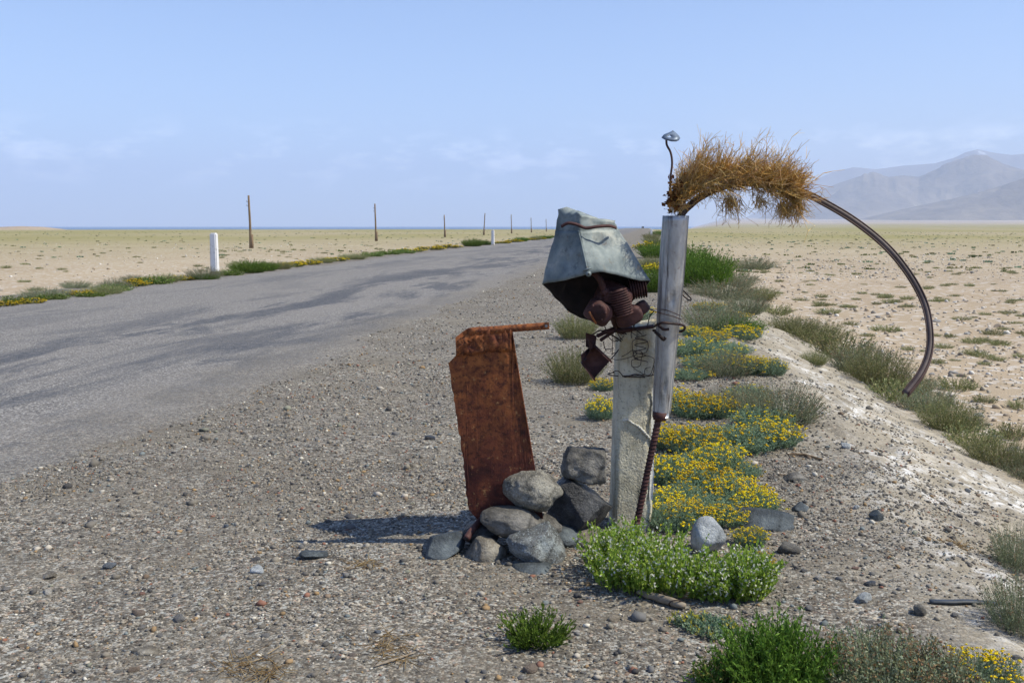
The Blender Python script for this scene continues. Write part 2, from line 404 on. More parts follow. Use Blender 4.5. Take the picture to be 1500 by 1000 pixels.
b = a.mix(a.mrange(a.noise(38, 6, .7), .6, .72, 0, .6), b, (.16, .11, .085))
M['galv'] = a.done(b, a.mrange(v, .3, .7, .32, .5), a.bump(a.math('ADD', a.noise(14, 5), a.noise(90, 4)), .22, .006), metal=.55, spec=.5)
a = NT('painted_tin'); v = a.noise(6, 7, .62)
b = a.ramp(v, (.34, (.060, .080, .086)), (.44, (.135, .165, .168)), (.54, (.205, .235, .23)), (.66, (.36, .365, .32)))
b = a.mix(a.mrange(a.noise(22, 6, .72), .55, .68, 0, .7), b, (.045, .058, .064))
b = a.mix(a.mrange(a.noise(11, 6, .7), .6, .72, 0, .6), b, (.25, .20, .13))
b = a.mix(a.mrange(a.noise(17, 8, .78), .60, .68, 0, .75), b, (.13, .065, .035))
M['tin'] = a.done(b, .6, a.bump(a.math('ADD', a.noise(9, 4), a.math('MULTIPLY', a.noise(70, 5), .4)), .35, .008), metal=.15, spec=.35)
a = NT('shadow_dark_metal'); b = a.ramp(a.noise(12, 6, .7), (.3, (.010, .009, .010)), (.55, (.026, .021, .022)), (.8, (.065, .048, .046)))  # near-black colour standing in for shadow inside hollows and holes
M['shadow_dark'] = a.done(b, .75, a.bump(a.noise(30, 5), .3, .005), spec=.25)
a = NT('blue_steel'); b = a.ramp(a.noise(40, 5), (.3, (.07, .095, .135)), (.7, (.17, .215, .28)))
M['bluesteel'] = a.done(b, .5, a.bump(a.noise(120, 4), .2, .001), metal=.3, spec=.5)
a = NT('old_wire'); M['wire'] = a.done(a.ramp(a.noise(25, 4), (.3, (.018, .013, .012)), (.7, (.07, .04, .032))), .6, metal=.3)
def concrete_mat():
    a = NT('concrete'); x, y, z = a.xyz()
    b = a.ramp(a.noise(7, 8, .68), (.25, (.30, .265, .185)), (.45, (.51, .465, .345)), (.6, (.64, .595, .46)), (.8, (.74, .70, .57)))
    b = a.mix(a.mrange(a.noise(1.0, 6, .7, vec=a.mapv((34, 34, 5))), .54, .68, 0, .7), b, (.10, .098, .078))
    b = a.mix(a.mrange(a.noise(80, 4, .7), .57, .66, 0, .55), b, (.09, .088, .075))
    li = a.math('MULTIPLY', a.mrange(z, .62, .80), a.mrange(a.noise(9, 5, .6), .42, .6, 0, .75))
    b = a.mix(li, b, (.42, .29, .10))
    b = a.mix(a.mrange(a.noise(1.0, 3, .6, vec=a.mapv((6, 6, 60))), .62, .7, 0, .35), b, (.52, .51, .46))
    vo = a.voro(45, out='Distance'); pit = a.mrange(vo, .0, .22, -1, 0)
    h = a.math('ADD', a.math('ADD', a.noise(26, 8, .7), a.math('MULTIPLY', pit, .6)), a.noise(110, 4))
    return a.done(b, .93, a.bump(h, .65, .009), spec=.15)
M['concrete'] = concrete_mat()
a = NT('fresh_concrete'); M['chip'] = a.done(a.ramp(a.noise(45, 6, .7), (.3, (.42, .41, .36)), (.7, (.66, .65, .60))), .95, a.bump(a.noise(60, 6, .75), .7, .008), spec=.1)
a = NT('white_paint'); b = a.mix(a.mrange(a.noise(9, 6, .7), .55, .68, 0, .6), (.72, .71, .70), (.33, .31, .29))
M['white'] = a.done(b, .8, a.bump(a.noise(40, 5), .3, .005))
a = NT('weathered_wood'); b = a.ramp(a.noise(1.0, 6, .65, vec=a.mapv((14, 14, .9))), (.3, (.11, .075, .046)), (.55, (.22, .155, .095)), (.78, (.33, .25, .165)))
M['wood'] = a.done(b, .9, a.bump(a.noise(1.0, 5, .6, vec=a.mapv((60, 60, 3))), .5, .01), spec=.1)
a = NT('driftwood'); b = a.ramp(a.noise(1.0, 6, .65, vec=a.mapv((4, 60, 60))), (.3, (.17, .135, .10)), (.6, (.30, .25, .19)), (.8, (.40, .34, .27)))
M['drift'] = a.done(b, .9, a.bump(a.noise(1.0, 5, .6, vec=a.mapv((8, 120, 120))), .6, .005), spec=.1)
a = NT('black_rubber'); M['rubber'] = a.done(a.ramp(a.noise(20, 4), (.3, (.022, .028, .036)), (.7, (.05, .06, .075))), .6, spec=.4)
a = NT('car_paint'); M['carpaint'] = a.done(a.ramp(a.noise(2, 2), (.3, (.03, .035, .045)), (.7, (.05, .055, .07))), .3, spec=.5)
a = NT('car_glass'); M['carglass'] = a.done(a.ramp(a.noise(2, 2), (.3, (.02, .025, .03)), (.7, (.03, .035, .04))), .1, spec=.6)
def mountain_mat(name, c1, c2, c3, snow=None):
    a = NT(name); x, y, z = a.xyz()
    b = a.ramp(a.noise(.0016, 8, .62), (.3, c1), (.5, c2), (.72, c3))
    if snow:
        k = a.math('ADD', z, a.math('MULTIPLY', a.noise(.004, 6, .7), 500))
        b = a.mix(a.mrange(k, snow, snow+60), b, (.8, .82, .85))
    return a.done(b, .95, a.bump(a.noise(.006, 8, .65), .8, 40), spec=.05)
M['mount'] = mountain_mat('mountain', (.11, .095, .085), (.17, .145, .125), (.30, .255, .20))
M['sandhill'] = mountain_mat('sand_hill', (.33, .25, .18), (.40, .31, .22), (.46, .37, .28))
M['mount_far'] = mountain_mat('mountain_far', (.10, .095, .10), (.15, .14, .14), (.2, .19, .18), 1180)
a = NT('lake_water'); M['lake'] = a.done(a.ramp(a.noise(.0006, 4), (.3, (.015, .075, .17)), (.7, (.02, .095, .20))), .35, a.bump(a.noise(.05, 4), .6, 3), spec=.15)

# ------------------------------------------------------------------ the setting
def axis(segs):
    out = [segs[0][0]]
    for a_, b_, s0, s1 in segs:
        x = a_
        L = b_-a_
        while x < b_-1e-6:
            t = (x-a_)/L; x = min(b_, x + s0*(s1/s0)**t); out.append(x)
    return np.array(out)
ug_p = axis([(0, 3.6, .035, .035), (3.6, 12, .035, .4), (12, 90, .4, 6), (90, 1200, 6, 80), (1200, 16000, 80, 600)])
ug_n = axis([(0, 2.4, .035, .04), (2.4, 10.5, .2, .5), (10.5, 15, .25, .3), (15, 90, .3, 5), (90, 1200, 5, 80), (1200, 16000, 80, 700)])
ug = np.concatenate([-ug_n[::-1], ug_p[1:]])
vg = np.concatenate([-axis([(0, 60, .5, 8)])[::-1], axis([(0, 2.2, .2, .05), (2.2, 7.5, .035, .05), (7.5, 25, .05, .3), (25, 140, .3, 6), (140, 1500, 6, 60), (1500, 16000, 60, 500)])[1:]])
UU, VV = np.meshgrid(ug, vg); ZZ = gz(UU, VV)
nu, nv = len(ug), len(vg)
idx = np.arange(nu*nv).reshape(nv, nu)
GF = np.stack([idx[:-1, :-1], idx[:-1, 1:], idx[1:, 1:], idx[1:, :-1]], -1).reshape(-1, 4)
tag(link('ground', mesh_np('ground', np.stack([UU, VV, ZZ], -1).reshape(-1, 3), GF, M['ground'], smooth=True)), kind='structure')
# asphalt sheet
vr = axis([(-40, 0, 2, .2), (0, 14, .12, .15), (14, 140, .15, 4), (140, 3000, 4, 80)])
us = np.array([0, .03, .06, .12, .25, .4, .6, .75, .88, .94, .97, 1.0])
el = ROAD_L + .22*vn(vr, 0*vr, 2.1, 21) + .1*vn(vr, 0*vr, .5, 22); er = ROAD_R - .15 + .2*vn(vr, 0*vr, 1.9, 23) + .08*vn(vr, 0*vr, .4, 24)
RU = el[:, None] + us[None, :]*(er-el)[:, None]; RV = np.repeat(vr[:, None], len(us), 1)
RZ = gz(RU, RV, False) + .002 + .004*np.sin(us*math.pi)[None, :]*8*.5
RZ[:, 0] -= .02; RZ[:, -1] -= .02
idx = np.arange(RU.size).reshape(RU.shape); RF = np.stack([idx[:-1, :-1], idx[:-1, 1:], idx[1:, 1:], idx[1:, :-1]], -1).reshape(-1, 4)
tag(link('road', mesh_np('road', np.stack([RU, RV, RZ], -1).reshape(-1, 3), RF, M['road'], smooth=True)), kind='structure')
# lake
lk = MB(); th = np.linspace(rad(-62), rad(3.2), 40); r0, r1 = 3400, 17000
V = [(r*math.sin(t), r*math.cos(t), -9.9) for t in th for r in (r0, r1)]
lk.add(V, Q=[(2*i, 2*i+2, 2*i+3, 2*i+1) for i in range(39)])
tag(lk.build('lake', M['lake']), kind='structure')
# low tan rise on the far left
def hill(name, mat, prof, r0, r1, seed, amp, base=-30, nphi=180, nr=46, rough=.16, smooth=True):
    """a range whose skyline follows (column, row) pairs of the photograph, at its own distance"""
    ph = np.array([math.degrees(math.atan((p[0]-VPX)/F*1.0)) for p in prof]); el_ = np.array([(HOR-p[1])/F*math.cos(rad(0)) for p in prof])
    phi = np.linspace(ph[0], ph[-1], nphi); tt = np.linspace(0, 1, nr)
    rc = (r0*1.0+r1)/2
    sky_el = np.interp(phi, ph, el_)
    PHI, TT = np.meshgrid(phi, tt); R = r0 + (r1-r0)*TT
    X = R*np.sin(np.radians(PHI)); Y = R*np.cos(np.radians(PHI))
    H = sky_el[None, :]*rc*np.cos(np.radians(PHI-np.degrees(YAW)*-1))/1.0
    shape = np.where(TT < .5, (TT/.5)**1.15, ((1-TT)/.5)**.9)
    rid = 0; s = (r1-r0)*.28; am = 1.0
    for k in range(5):
        rid = rid + am*(1-2*np.abs(vn(X, Y, s, seed+k))); s *= .5; am *= .52
    Z = base + (H-base)*shape + H*rough*rid*np.clip(shape*1.6, 0, 1)*np.clip((1-shape)*3, 0.08, 1)
    idx = np.arange(PHI.size).reshape(PHI.shape)
    Q = np.stack([idx[:-1, :-1], idx[:-1, 1:], idx[1:, 1:], idx[1:, :-1]], -1).reshape(-1, 4)
    return tag(link(name, mesh_np(name, np.stack([X, Y, Z], -1).reshape(-1, 3), Q, mat, smooth=smooth)), kind='structure')
hill('low_rise', M['sandhill'], [(-160, 336), (-90, 331), (-30, 329), (10, 330), (40, 333), (70, 337)], 700, 1300, 41, .2, base=-4, nphi=60, nr=20)
hill('mountain_range', M['mount'], [(1062, 336), (1080, 329), (1110, 317), (1150, 300), (1190, 278), (1215, 268), (1245, 259), (1262, 258), (1280, 262), (1300, 260), (1320, 262), (1335, 255), (1360, 243), (1385, 234), (1400, 231), (1412, 233), (1430, 241), (1455, 249), (1475, 255), (1520, 262), (1600, 250), (1750, 262), (1900, 300)], 7500, 11500, 51, .2, nphi=520, nr=130, rough=.26)
hill('foothill', M['mount'], [(1180, 333), (1250, 319), (1310, 304), (1360, 293), (1410, 279), (1450, 265), (1480, 252), (1510, 243), (1560, 228), (1640, 224), (1750, 240), (1950, 290)], 5600, 8400, 61, .2, nphi=360, nr=90, rough=.22)
hill('far_range', M['mount_far'], [(1085, 320), (1120, 298), (1170, 268), (1205, 252), (1232, 245), (1262, 248), (1300, 243), (1340, 240), (1365, 232), (1380, 224), (1395, 220), (1412, 224), (1440, 228), (1465, 224), (1500, 219), (1560, 226), (1700, 235), (1900, 260)], 12500, 16000, 71, .2, nphi=360, nr=60, rough=.10)

# the air: one even, pale haze round everything
HZ = 1.12e-4
bm = bmesh.new(); bmesh.ops.create_cube(bm, size=1)
for v in bm.verts: v.co.x *= 44000; v.co.y *= 44000; v.co.z = -120 + (v.co.z+.5)*1480
me = bm_mesh('haze', bm, None)
hm = bpy.data.materials.new('haze'); hm.use_nodes = True; ht = hm.node_tree; ht.nodes.clear()
ho = ht.nodes.new('ShaderNodeOutputMaterial'); pv = ht.nodes.new('ShaderNodeVolumePrincipled')
pv.inputs['Color'].default_value = (.66, .77, 1.0, 1); pv.inputs['Density'].default_value = HZ; pv.inputs['Anisotropy'].default_value = 0.0
ht.links.new(pv.outputs[0], ho.inputs['Volume']); me.materials.append(hm)
tag(link('haze', me), kind='stuff')

# ------------------------------------------------------------------ rocks
def ico(sub):
    bm = bmesh.new(); bmesh.ops.create_icosphere(bm, subdivisions=sub, radius=1)
    V = np.array([v.co for v in bm.verts]); T = np.array([[v.index for v in f.verts] for f in bm.faces]); bm.free(); return V, T
ICO = {k: ico(k) for k in (1, 2, 3, 4, 5)}
def rock_verts(seed, sub=4, cuts=7, cut=(.62, .9), rough=.10, planes=None):
    V, T = ICO[sub]; V = V.copy(); rg = np.random.default_rng(seed)
    N = rg.normal(size=(cuts, 3)); N /= np.linalg.norm(N, axis=1)[:, None]; D = rg.uniform(*cut, cuts)
    if planes:
        for n, d in planes:
            n = np.array(n, float); N = np.vstack([N, n/np.linalg.norm(n)]); D = np.append(D, d)
    for n, d in zip(N, D):
        s = V @ n - d; V = V - n*np.maximum(s, 0)[:, None]*.94
    off = rg.uniform(-50, 50, 3)
    disp = np.array([mnoise.fractal(Vector(v*1.6+off), .9, 2.1, 5) for v in V])
    V = V*(1+rough*disp)[:, None]
    ext = (V.max(0)-V.min(0))/2; mid = (V.max(0)+V.min(0))/2
    return (V-mid)/ext, T
def rock(name, mat, c, size, seed, rot=(0, 0, 0), label=None, group=None, sub=4, smooth=True, cat='stone', **k):
    """size = full width, depth, height in metres"""
    V, T = rock_verts(seed, sub, **k); V = V*np.array(size)/2
    me = mesh_np(name, V, T, mat, smooth=smooth)
    o = link(name, me, None, c, rot); return tag(o, label, cat, group)

PXM = 1/F   # metres per pixel per metre of distance
def heap(mat, px, py, wpx, hpx, d, dep, seed, roll, label, **k):
    c = P(px, py, d); s = d*PXM
    return rock(k.pop('name', 'stone'), mat, c, (wpx*s, dep, hpx*s), seed, (k.pop('tx', 0), rad(roll), YAW+k.pop('rz', 0)), label, 'stones piled at the foot of the concrete post', sub=5, **k)
heap(M['granite'], 780, 717, 92, 64, 3.79, .20, 11, 8, 'rounded speckled granite boulder on top of the heap against the rusty sheet', cuts=7, cut=(.78, .95), rough=.11)
heap(M['grey_rock'], 750, 763, 98, 46, 3.73, .18, 12, 6, 'smooth flat oval grey stone under the rounded granite boulder', cuts=5, cut=(.76, .93), rough=.08)
heap(M['granite_blue'], 786, 796, 92, 70, 3.63, .19, 13, 14, 'coarse grey granite rock with bluish green lichen resting on dark slate', cuts=6, cut=(.66, .9), rough=.10, planes=[((-.6, -.2, .8), .62), ((.75, -.1, .6), .68)])
heap(M['slate'], 650, 801, 66, 40, 3.73, .20, 14, -14, 'dark tilted stone at the pipe end, outermost of the heap', cuts=7, cut=(.55, .85), rough=.07)
heap(M['warm_rock'], 712, 806, 64, 50, 3.69, .18, 15, 4, 'warm grey angular stone split by a dark crack', cuts=8, cut=(.6, .85), rough=.10)
heap(M['slate'], 788, 833, 80, 24, 3.55, .16, 16, 8, 'thin dark blue slate stone wedged flat under the lichened granite', cuts=8, cut=(.5, .8), rough=.06)
heap(M['dark_rock'], 849, 738, 100, 84, 3.93, .26, 17, 4, 'big glossy black angular rock beside the concrete post', cuts=10, cut=(.5, .82), rough=.10, smooth=False)
heap(M['grey_rock'], 857, 679, 70, 54, 3.95, .16, 18, 8, 'blocky grey stone topmost of the heap, lying on the black rock', cuts=6, cut=(.72, .9), rough=.12, planes=[((1, .0, .15), .66), ((-1, 0, .1), .78), ((0, 0, 1), .72), ((0, 0, -1), .72), ((0, -1, .1), .66)])
heap(M['warm_rock'], 864, 797, 66, 44, 3.83, .20, 19, 0, 'low brownish stone half hidden by the white flowered plant', cuts=7, cut=(.6, .85), rough=.08)
heap(M['slate'], 822, 784, 62, 34, 3.85, .20, 20, 5, 'bluish dark stone in the gap under the black rock', cuts=7, cut=(.6, .85), rough=.07)
heap(M['dark_rock'], 704, 782, 56, 40, 3.79, .12, 23, 0, 'small dark stone tucked behind the heap under the rusty sheet', cuts=7, cut=(.6, .85), rough=.07)
heap(M['grey_rock'], 775, 775, 100, 54, 3.81, .12, 24, 0, 'hidden grey stone in the middle of the heap', cuts=7, cut=(.6, .85), rough=.07)
def stone_at(mat, px, py, wpx, hpx, seed, label, roll=0, dep=1.0, sub=4, name='stone', group=None, sink=.25, **k):
    g = G(px, py + hpx*.5); d = depth(g); s = d*PXM; h_ = hpx*s*1.15
    return rock(name, mat, (g[0]+FWD[0]*wpx*s*dep*.3, g[1]+FWD[1]*wpx*s*dep*.3, g[2]+h_*(.5-sink)), (wpx*s, wpx*s*dep, h_), seed, (0, rad(roll), YAW+seed), label, group, sub, **k)
stone_at(M['pale_rock'], 1038, 787, 58, 52, 37, 'pale bluish rounded stone sitting among the white flowered plant', -8, .9, cuts=6, cut=(.7, .9), rough=.07, sink=.08)
def slab(px, py, wpx, hpx, th, seed, label, rz, tilt=0, mat='slate'):
    g = G(px, py); s = depth(g)*PXM
    return rock('slate_slab', M[mat], (g[0], g[1], g[2]+th*.5), (wpx*s, wpx*s*.6, max(th, .02)*1.5), seed, (rad(tilt), rad(5), rz), label, None, 4, smooth=False, cuts=8, cut=(.5, .8), rough=.09)
slab(1112, 768, 104, 26, .05, 32, 'grey green slate slab lying flat beside the yellow flowers', -.15+YAW, 6)
slab(460, 816, 44, 14, .022, 33, 'bluish slate chip at the tip of the long shadow', .3)
named = [(377, 832, 22, 15, 'pale_rock', 'pale bluish pebble on the gravel beyond the slate chip'),
         (1165, 697, 38, 14, 'grey_rock', 'flat brown grey stone on the bank beside a twig'),
         (1175, 741, 36, 14, 'slate', 'flat dark slate stone lying on the bank soil'),
         (1158, 802, 36, 18, 'grey_rock', 'grey wedge stone right of the slate slab'),
         (1268, 872, 26, 20, 'pale_rock', 'cream angular stone on the gravel above the green bushes'),
         (1350, 890, 24, 20, 'grey_rock', 'dark grey round stone by the black rubber strip'),
         (1285, 752, 22, 20, 'slate', 'two toned blue grey stone on the bare bank'),
         (1276, 853, 20, 9, 'dark_rock', 'small black stone lying above the cream stone'),
         (1080, 476, 30, 13, 'pale_rock', 'light grey boulder among yellow flowers behind the tube'),
         (1030, 480, 16, 9, 'pale_rock', 'small whitish boulder beside the sage bush behind the tube'),
         (1240, 651, 15, 11, 'pale_rock', 'white limestone lump on the salt crusted bank'),
         (1255, 741, 12, 9, 'pale_rock', 'whitish pebble on the middle of the bank'),
         (70, 842, 26, 9, 'warm_rock', 'ochre flat stone on the gravel shoulder'),
         (210, 953, 46, 11, 'warm_rock', 'long flat tan stone on the gravel shoulder'),
         (605, 681, 22, 9, 'warm_rock', 'flat tan stone left of the rusty sheet'),
         (235, 902, 10, 9, 'warm_rock', 'small honey coloured pebble on the shoulder'),
         (630, 640, 18, 8, 'dark_rock', 'flat black stone left of the notch in the rusty sheet')]
for i, (px, py, wp, hp, m_, lab) in enumerate(named):
    stone_at(M[m_], px, py, wp, hp, 100+i, lab, random.uniform(-8, 8), .8, 3, cuts=11, cut=(.48, .82), rough=.12, smooth=False, sink=.38)

# shared stone shapes for the loose ones, one set of shapes per colour
SM = [rock_verts(300+i, 3, cuts=9, cut=(.5, .86), rough=.12)[0] for i in range(5)]
KINDS = [('dark grey', (.085, .085, .09), .14), ('mid grey', (.19, .182, .172), .30), ('slate blue', (.135, .155, .18), .13), ('tan', (.31, .265, .205), .16), ('cream', (.47, .44, .39), .10), ('rust red', (.25, .13, .095), .06), ('brown', (.20, .155, .12), .11)]
PKINDS = [('white', (.60, .58, .54), .3), ('pale grey', (.44, .42, .39), .4), ('sandy', (.42, .34, .26), .3)]
def kind_mats(pre, kinds):
    out = []
    for nm, c_, p_ in kinds:
        a = NT(pre+'_'+nm.replace(' ', '_'))
        c = a.mix(a.mrange(a.noise(3, 6, .65), .35, .68, 0, .6), c_, tuple(k*.55 for k in c_))
        c = a.mix(a.mrange(a.rnd(), 0, 1, 0, .35), c, (.22, .205, .19))
        m_ = a.done(c, .88, a.bump(a.noise(5, 7, .7), .6, .08), spec=.2)
        out.append((nm, p_, [mesh_np(pre, V, ICO[3][1], m_, smooth=False) for V in SM]))
    return out
def stone_set(name, n, sampler, kinds, lab, group):
    ps = [k[1] for k in kinds]
    for i in range(n):
        nm, _, shapes = random.choices(kinds, ps)[0]
        u, v, size, flat = sampler()
        form = 'flat' if flat < .48 else 'chunky'
        o = link(name, shapes[i % len(shapes)], None, (u, v, float(gz(u, v)) + size*flat*.12), (random.uniform(-.2, .2), random.uniform(-.2, .2), random.uniform(0, 6.28)),
                 (size*.5*random.uniform(.8, 1.2), size*.5*random.uniform(.55, 1), size*.5*flat))
        tag(o, lab.format(form=form, nm=nm), 'stone', f'{form} {nm} {group}')
def samp_shoulder():
    while True:
        f = 2.5 + 9*random.random()**1.3; r = random.uniform(-.56, .56)*f
        u, v = FWD[0]*f + RGT[0]*r, FWD[1]*f + RGT[1]*r
        if -2.2 < u < 2.3 and not (-.9 < u < .5 and 3.3 < v < 4.6): break
    return u, v, min(.05, .019*(1-random.random())**-.36), random.uniform(.32, .68)
stone_set('loose_stone', 280, samp_shoulder, kind_mats('loose_stone', KINDS), 'loose {form} {nm} stone lying on the gravel road shoulder', 'stones loose on the shoulder')
def samp_plain():
    while True:
        f = 4 + 55*random.random()**1.7; r = random.uniform(-.2, .6)*f
        u, v = FWD[0]*f + RGT[0]*r, FWD[1]*f + RGT[1]*r
        if u > 2.7 and float(vn(u, v, 3.5, 31)) + .8*float(vn(u, v, 11, 32)) + .55*math.exp(-(u-3.2)**2/6) > random.uniform(-.6, .8): break
    return u, v, min(.2, .05*(1-random.random())**-.45)*(.75+.25*min(f/15, 1)), random.uniform(.36, .7)
stone_set('plain_stone', 150, samp_plain, kind_mats('plain_stone', PKINDS), 'pale {form} {nm} stone strewn on the sandy plain below the bank', 'stones strewn on the plain')

# gravel nobody could count: one mesh each
PAL = np.array([1.08, 1.02, .90])*np.array([(.085, .082, .08), (.135, .127, .118), (.18, .168, .152), (.115, .118, .128), (.25, .232, .205), (.36, .34, .315), (.18, .135, .10), (.27, .185, .10), (.22, .105, .075), (.145, .175, .195), (.52, .51, .48), (.045, .045, .05), (.19, .20, .17)])
PW = np.array([.12, .15, .14, .11, .14, .075, .05, .05, .03, .05, .05, .05, .02]); PW /= PW.sum()
def scatter(name, mat, UV, size, flat, colr, sub=1, sink=.3, shapes=6, parent=None, zoff=0):
    BV, BT = ICO[sub]; n = len(UV); k = len(BV)
    bases = []
    for i in range(shapes):
        V, _ = rock_verts(500+i, sub, cuts=5, cut=(.6, .9), rough=.15) if sub > 1 else (BV*(1+.3*np.random.default_rng(i).normal(size=(k, 1))*.6), 0)
        bases.append(V)
    B = np.array(bases)[rng.integers(0, shapes, n)]
    asp = rng.uniform(.62, 1, (n, 1))
    sc_ = np.stack([size*.5, size*.5*asp[:, 0], size*.5*flat], 1)
    V = B*sc_[:, None, :]
    tilt = rng.normal(0, .18, n); ct, st_ = np.cos(tilt)[:, None], np.sin(tilt)[:, None]
    V = np.stack([V[..., 0]*ct - V[..., 2]*st_, V[..., 1], V[..., 0]*st_ + V[..., 2]*ct], -1)
    a_ = rng.uniform(0, 6.283, n); ca, sa = np.cos(a_)[:, None], np.sin(a_)[:, None]
    V = np.stack([V[..., 0]*ca - V[..., 1]*sa, V[..., 0]*sa + V[..., 1]*ca, V[..., 2]], -1)
    z = gz(UV[:, 0], UV[:, 1])
    V += np.stack([UV[:, 0], UV[:, 1], z + zoff + sc_[:, 2]*(1-2*sink)], -1)[:, None, :]
    Tt = (BT[None] + (np.arange(n)*k)[:, None, None]).reshape(-1, 3)
    C = np.repeat(colr, k, 0)
    o = link(name, mesh_np(name, V.reshape(-1, 3), Tt, mat, C, smooth=False), parent); o['kind'] = 'stuff'; return o
def view_pts(n, f0, f1, marg=.58, pw=1.0):
    """random ground points, even per square metre, in the wedge of ground ahead"""
    f = np.sqrt(f0**2 + (f1**2-f0**2)*rng.random(n)**pw); r = rng.uniform(-marg, marg, n)*f + rng.uniform(-.5, .5, n)
    return np.stack([FWD[0]*f + RGT[0]*r, FWD[1]*f + RGT[1]*r], 1)
def gravel_layer(n, f0, f1, s0, s1):
    uv = view_pts(n, f0, f1); u, v = uv.T
    dens = np.where(u < -2.3, np.clip(1-(-2.3-u)/1.9, .10, 1), 1.0)*np.where(u > 1.3, np.clip(1-(u-1.3)/1.6, .35, 1), 1.0)
    dens = dens*np.clip(.60 + .5*vn(u, v, .8, 41) + .4*vn(u, v, 2.3, 43) + .3*vn(u, v, .25, 42), .04, 1.5)
    k = (rng.random(n) < dens) & (u > -10) & (u < 3.2)
    uv = uv[k]; m = len(uv)
    size = s0*(1-rng.random(m)*(1-(s0/s1)**1.6))**(-1/1.6)
    col = PAL[rng.choice(len(PAL), m, p=PW)]*rng.uniform(.75, 1.2, (m, 1))
    return uv, size, col
lay = [gravel_layer(38000, 2.3, 5.2, .006, .012), gravel_layer(30000, 2.3, 9, .011, .020), gravel_layer(24000, 2.3, 20, .018, .034), gravel_layer(6500, 3, 45, .03, .07)]
uv = np.concatenate([l[0] for l in lay]); sz = np.concatenate([l[1] for l in lay]); cl = np.concatenate([l[2] for l in lay])
tag(scatter('gravel', M['pebble'], uv, sz, rng.uniform(.4, .8, len(uv)), cl), 'fine mixed grey gravel covering the road shoulder', 'gravel')
# stones on the plains, both sides
def plain_layer(n, f0, f1, side, s0, s1):
    uv = view_pts(n, f0, f1); u, v = uv.T
    k = ((u > 2.6) if side > 0 else (u < -12.6)) & (vn(u, v, 3.5, 31) + .8*vn(u, v, 11, 32) + .55*np.exp(-(u-3.2)**2/6)*(side > 0) > rng.uniform(-.4, 1.1, n))
    uv = uv[k]; m = len(uv)
    size = s0*(1-rng.random(m)*(1-(s0/s1)**1.8))**(-1/1.8)
    return uv, size
PP = np.array([(.44, .38, .29), (.55, .49, .41), (.36, .29, .20), (.28, .25, .21), (.66, .62, .55), (.42, .33, .22)])
lay = [plain_layer(8000, 4, 16, 1, .02, .07), plain_layer(13000, 10, 60, 1, .04, .16), plain_layer(3500, 40, 120, 1, .08, .22), plain_layer(5000, 22, 120, -1, .06, .18)]
uv = np.concatenate([l[0] for l in lay]); sz = np.concatenate([l[1] for l in lay])
tag(scatter('plain_rubble', M['pebble'], uv, sz, rng.uniform(.45, .85, len(uv)), PP[rng.integers(0, 6, len(uv))]*rng.uniform(.8, 1.1, (len(uv), 1))), 'pale stony rubble spread across the desert plain', 'rubble')

# ------------------------------------------------------------------ concrete post and what is tied to it
g0 = G(924, 770); D0 = depth(g0); s0 = D0*PXM
def post_mesh():
    Wd, Dp, Hh = .158, .15, .86; nz = 90; ch = .032
    prof = [(-Wd/2, -Dp/2+.006), (-Wd/2+.006, -Dp/2)] + [(x, -Dp/2) for x in np.linspace(-Wd/2+.02, Wd/2-ch-.012, 9)] + [(Wd/2-ch, -Dp/2+.001), (Wd/2-ch*.5, -Dp/2+ch*.5), (Wd/2, -Dp/2+ch)] + [(Wd/2, y) for y in np.linspace(-Dp/2+ch+.02, Dp/2-.01, 5)] + [(Wd/2-.008, Dp/2), (-Wd/2+.008, Dp/2), (-Wd/2, Dp/2-.008), (-Wd/2, 0)]
    prof = np.array(prof); k = len(prof); V = []
    for i in range(nz):
        t = i/(nz-1); z = -.06 + t*(Hh+.06)
        sx = 1 + .06*(1-t); p = prof*sx
        for j, (x, y) in enumerate(p):
            q = Vector((x*9, y*9, z*9)); n = mnoise.fractal(q*1.0, .8, 2, 5)
            edge = 1.0 if 10 <= j <= 15 else .28
            chip = max(0, mnoise.noise(Vector((0, 3.3, z*17)))+.15)*.012*(1 if 11 <= j <= 14 else 0)
            dd = (n*.008*edge - chip)
            L = math.hypot(x, y); xx, yy = x*(1+dd/L), y*(1+dd/L)
            # a diagonal break across the front face
            zz = z
            if i == nz-1: zz = z + .30*(x) + n*.02 - .012
            elif i == nz-2: zz = z + .15*x
            V.append((xx, yy, zz))
    Q = [(i*k+j, i*k+(j+1) % k, (i+1)*k+(j+1) % k, (i+1)*k+j) for i in range(nz-1) for j in range(k)]
    c0 = (nz-1)*k; V.append((0, 0, Hh+.004)); T = [(c0+j, c0+(j+1) % k, len(V)-1) for j in range(k)]
    return mesh_np('concrete_post', V, [np.array(T), np.array(Q)], M['concrete'], smooth=False)
post = empty('concrete_post', g0, YAW+rad(2)); post.rotation_euler = (0, rad(.9), YAW+rad(2))
tag(post, 'weathered chipped concrete post ringed by rusty wire, stones heaped against it', 'post')
link('shaft', post_mesh(), post)
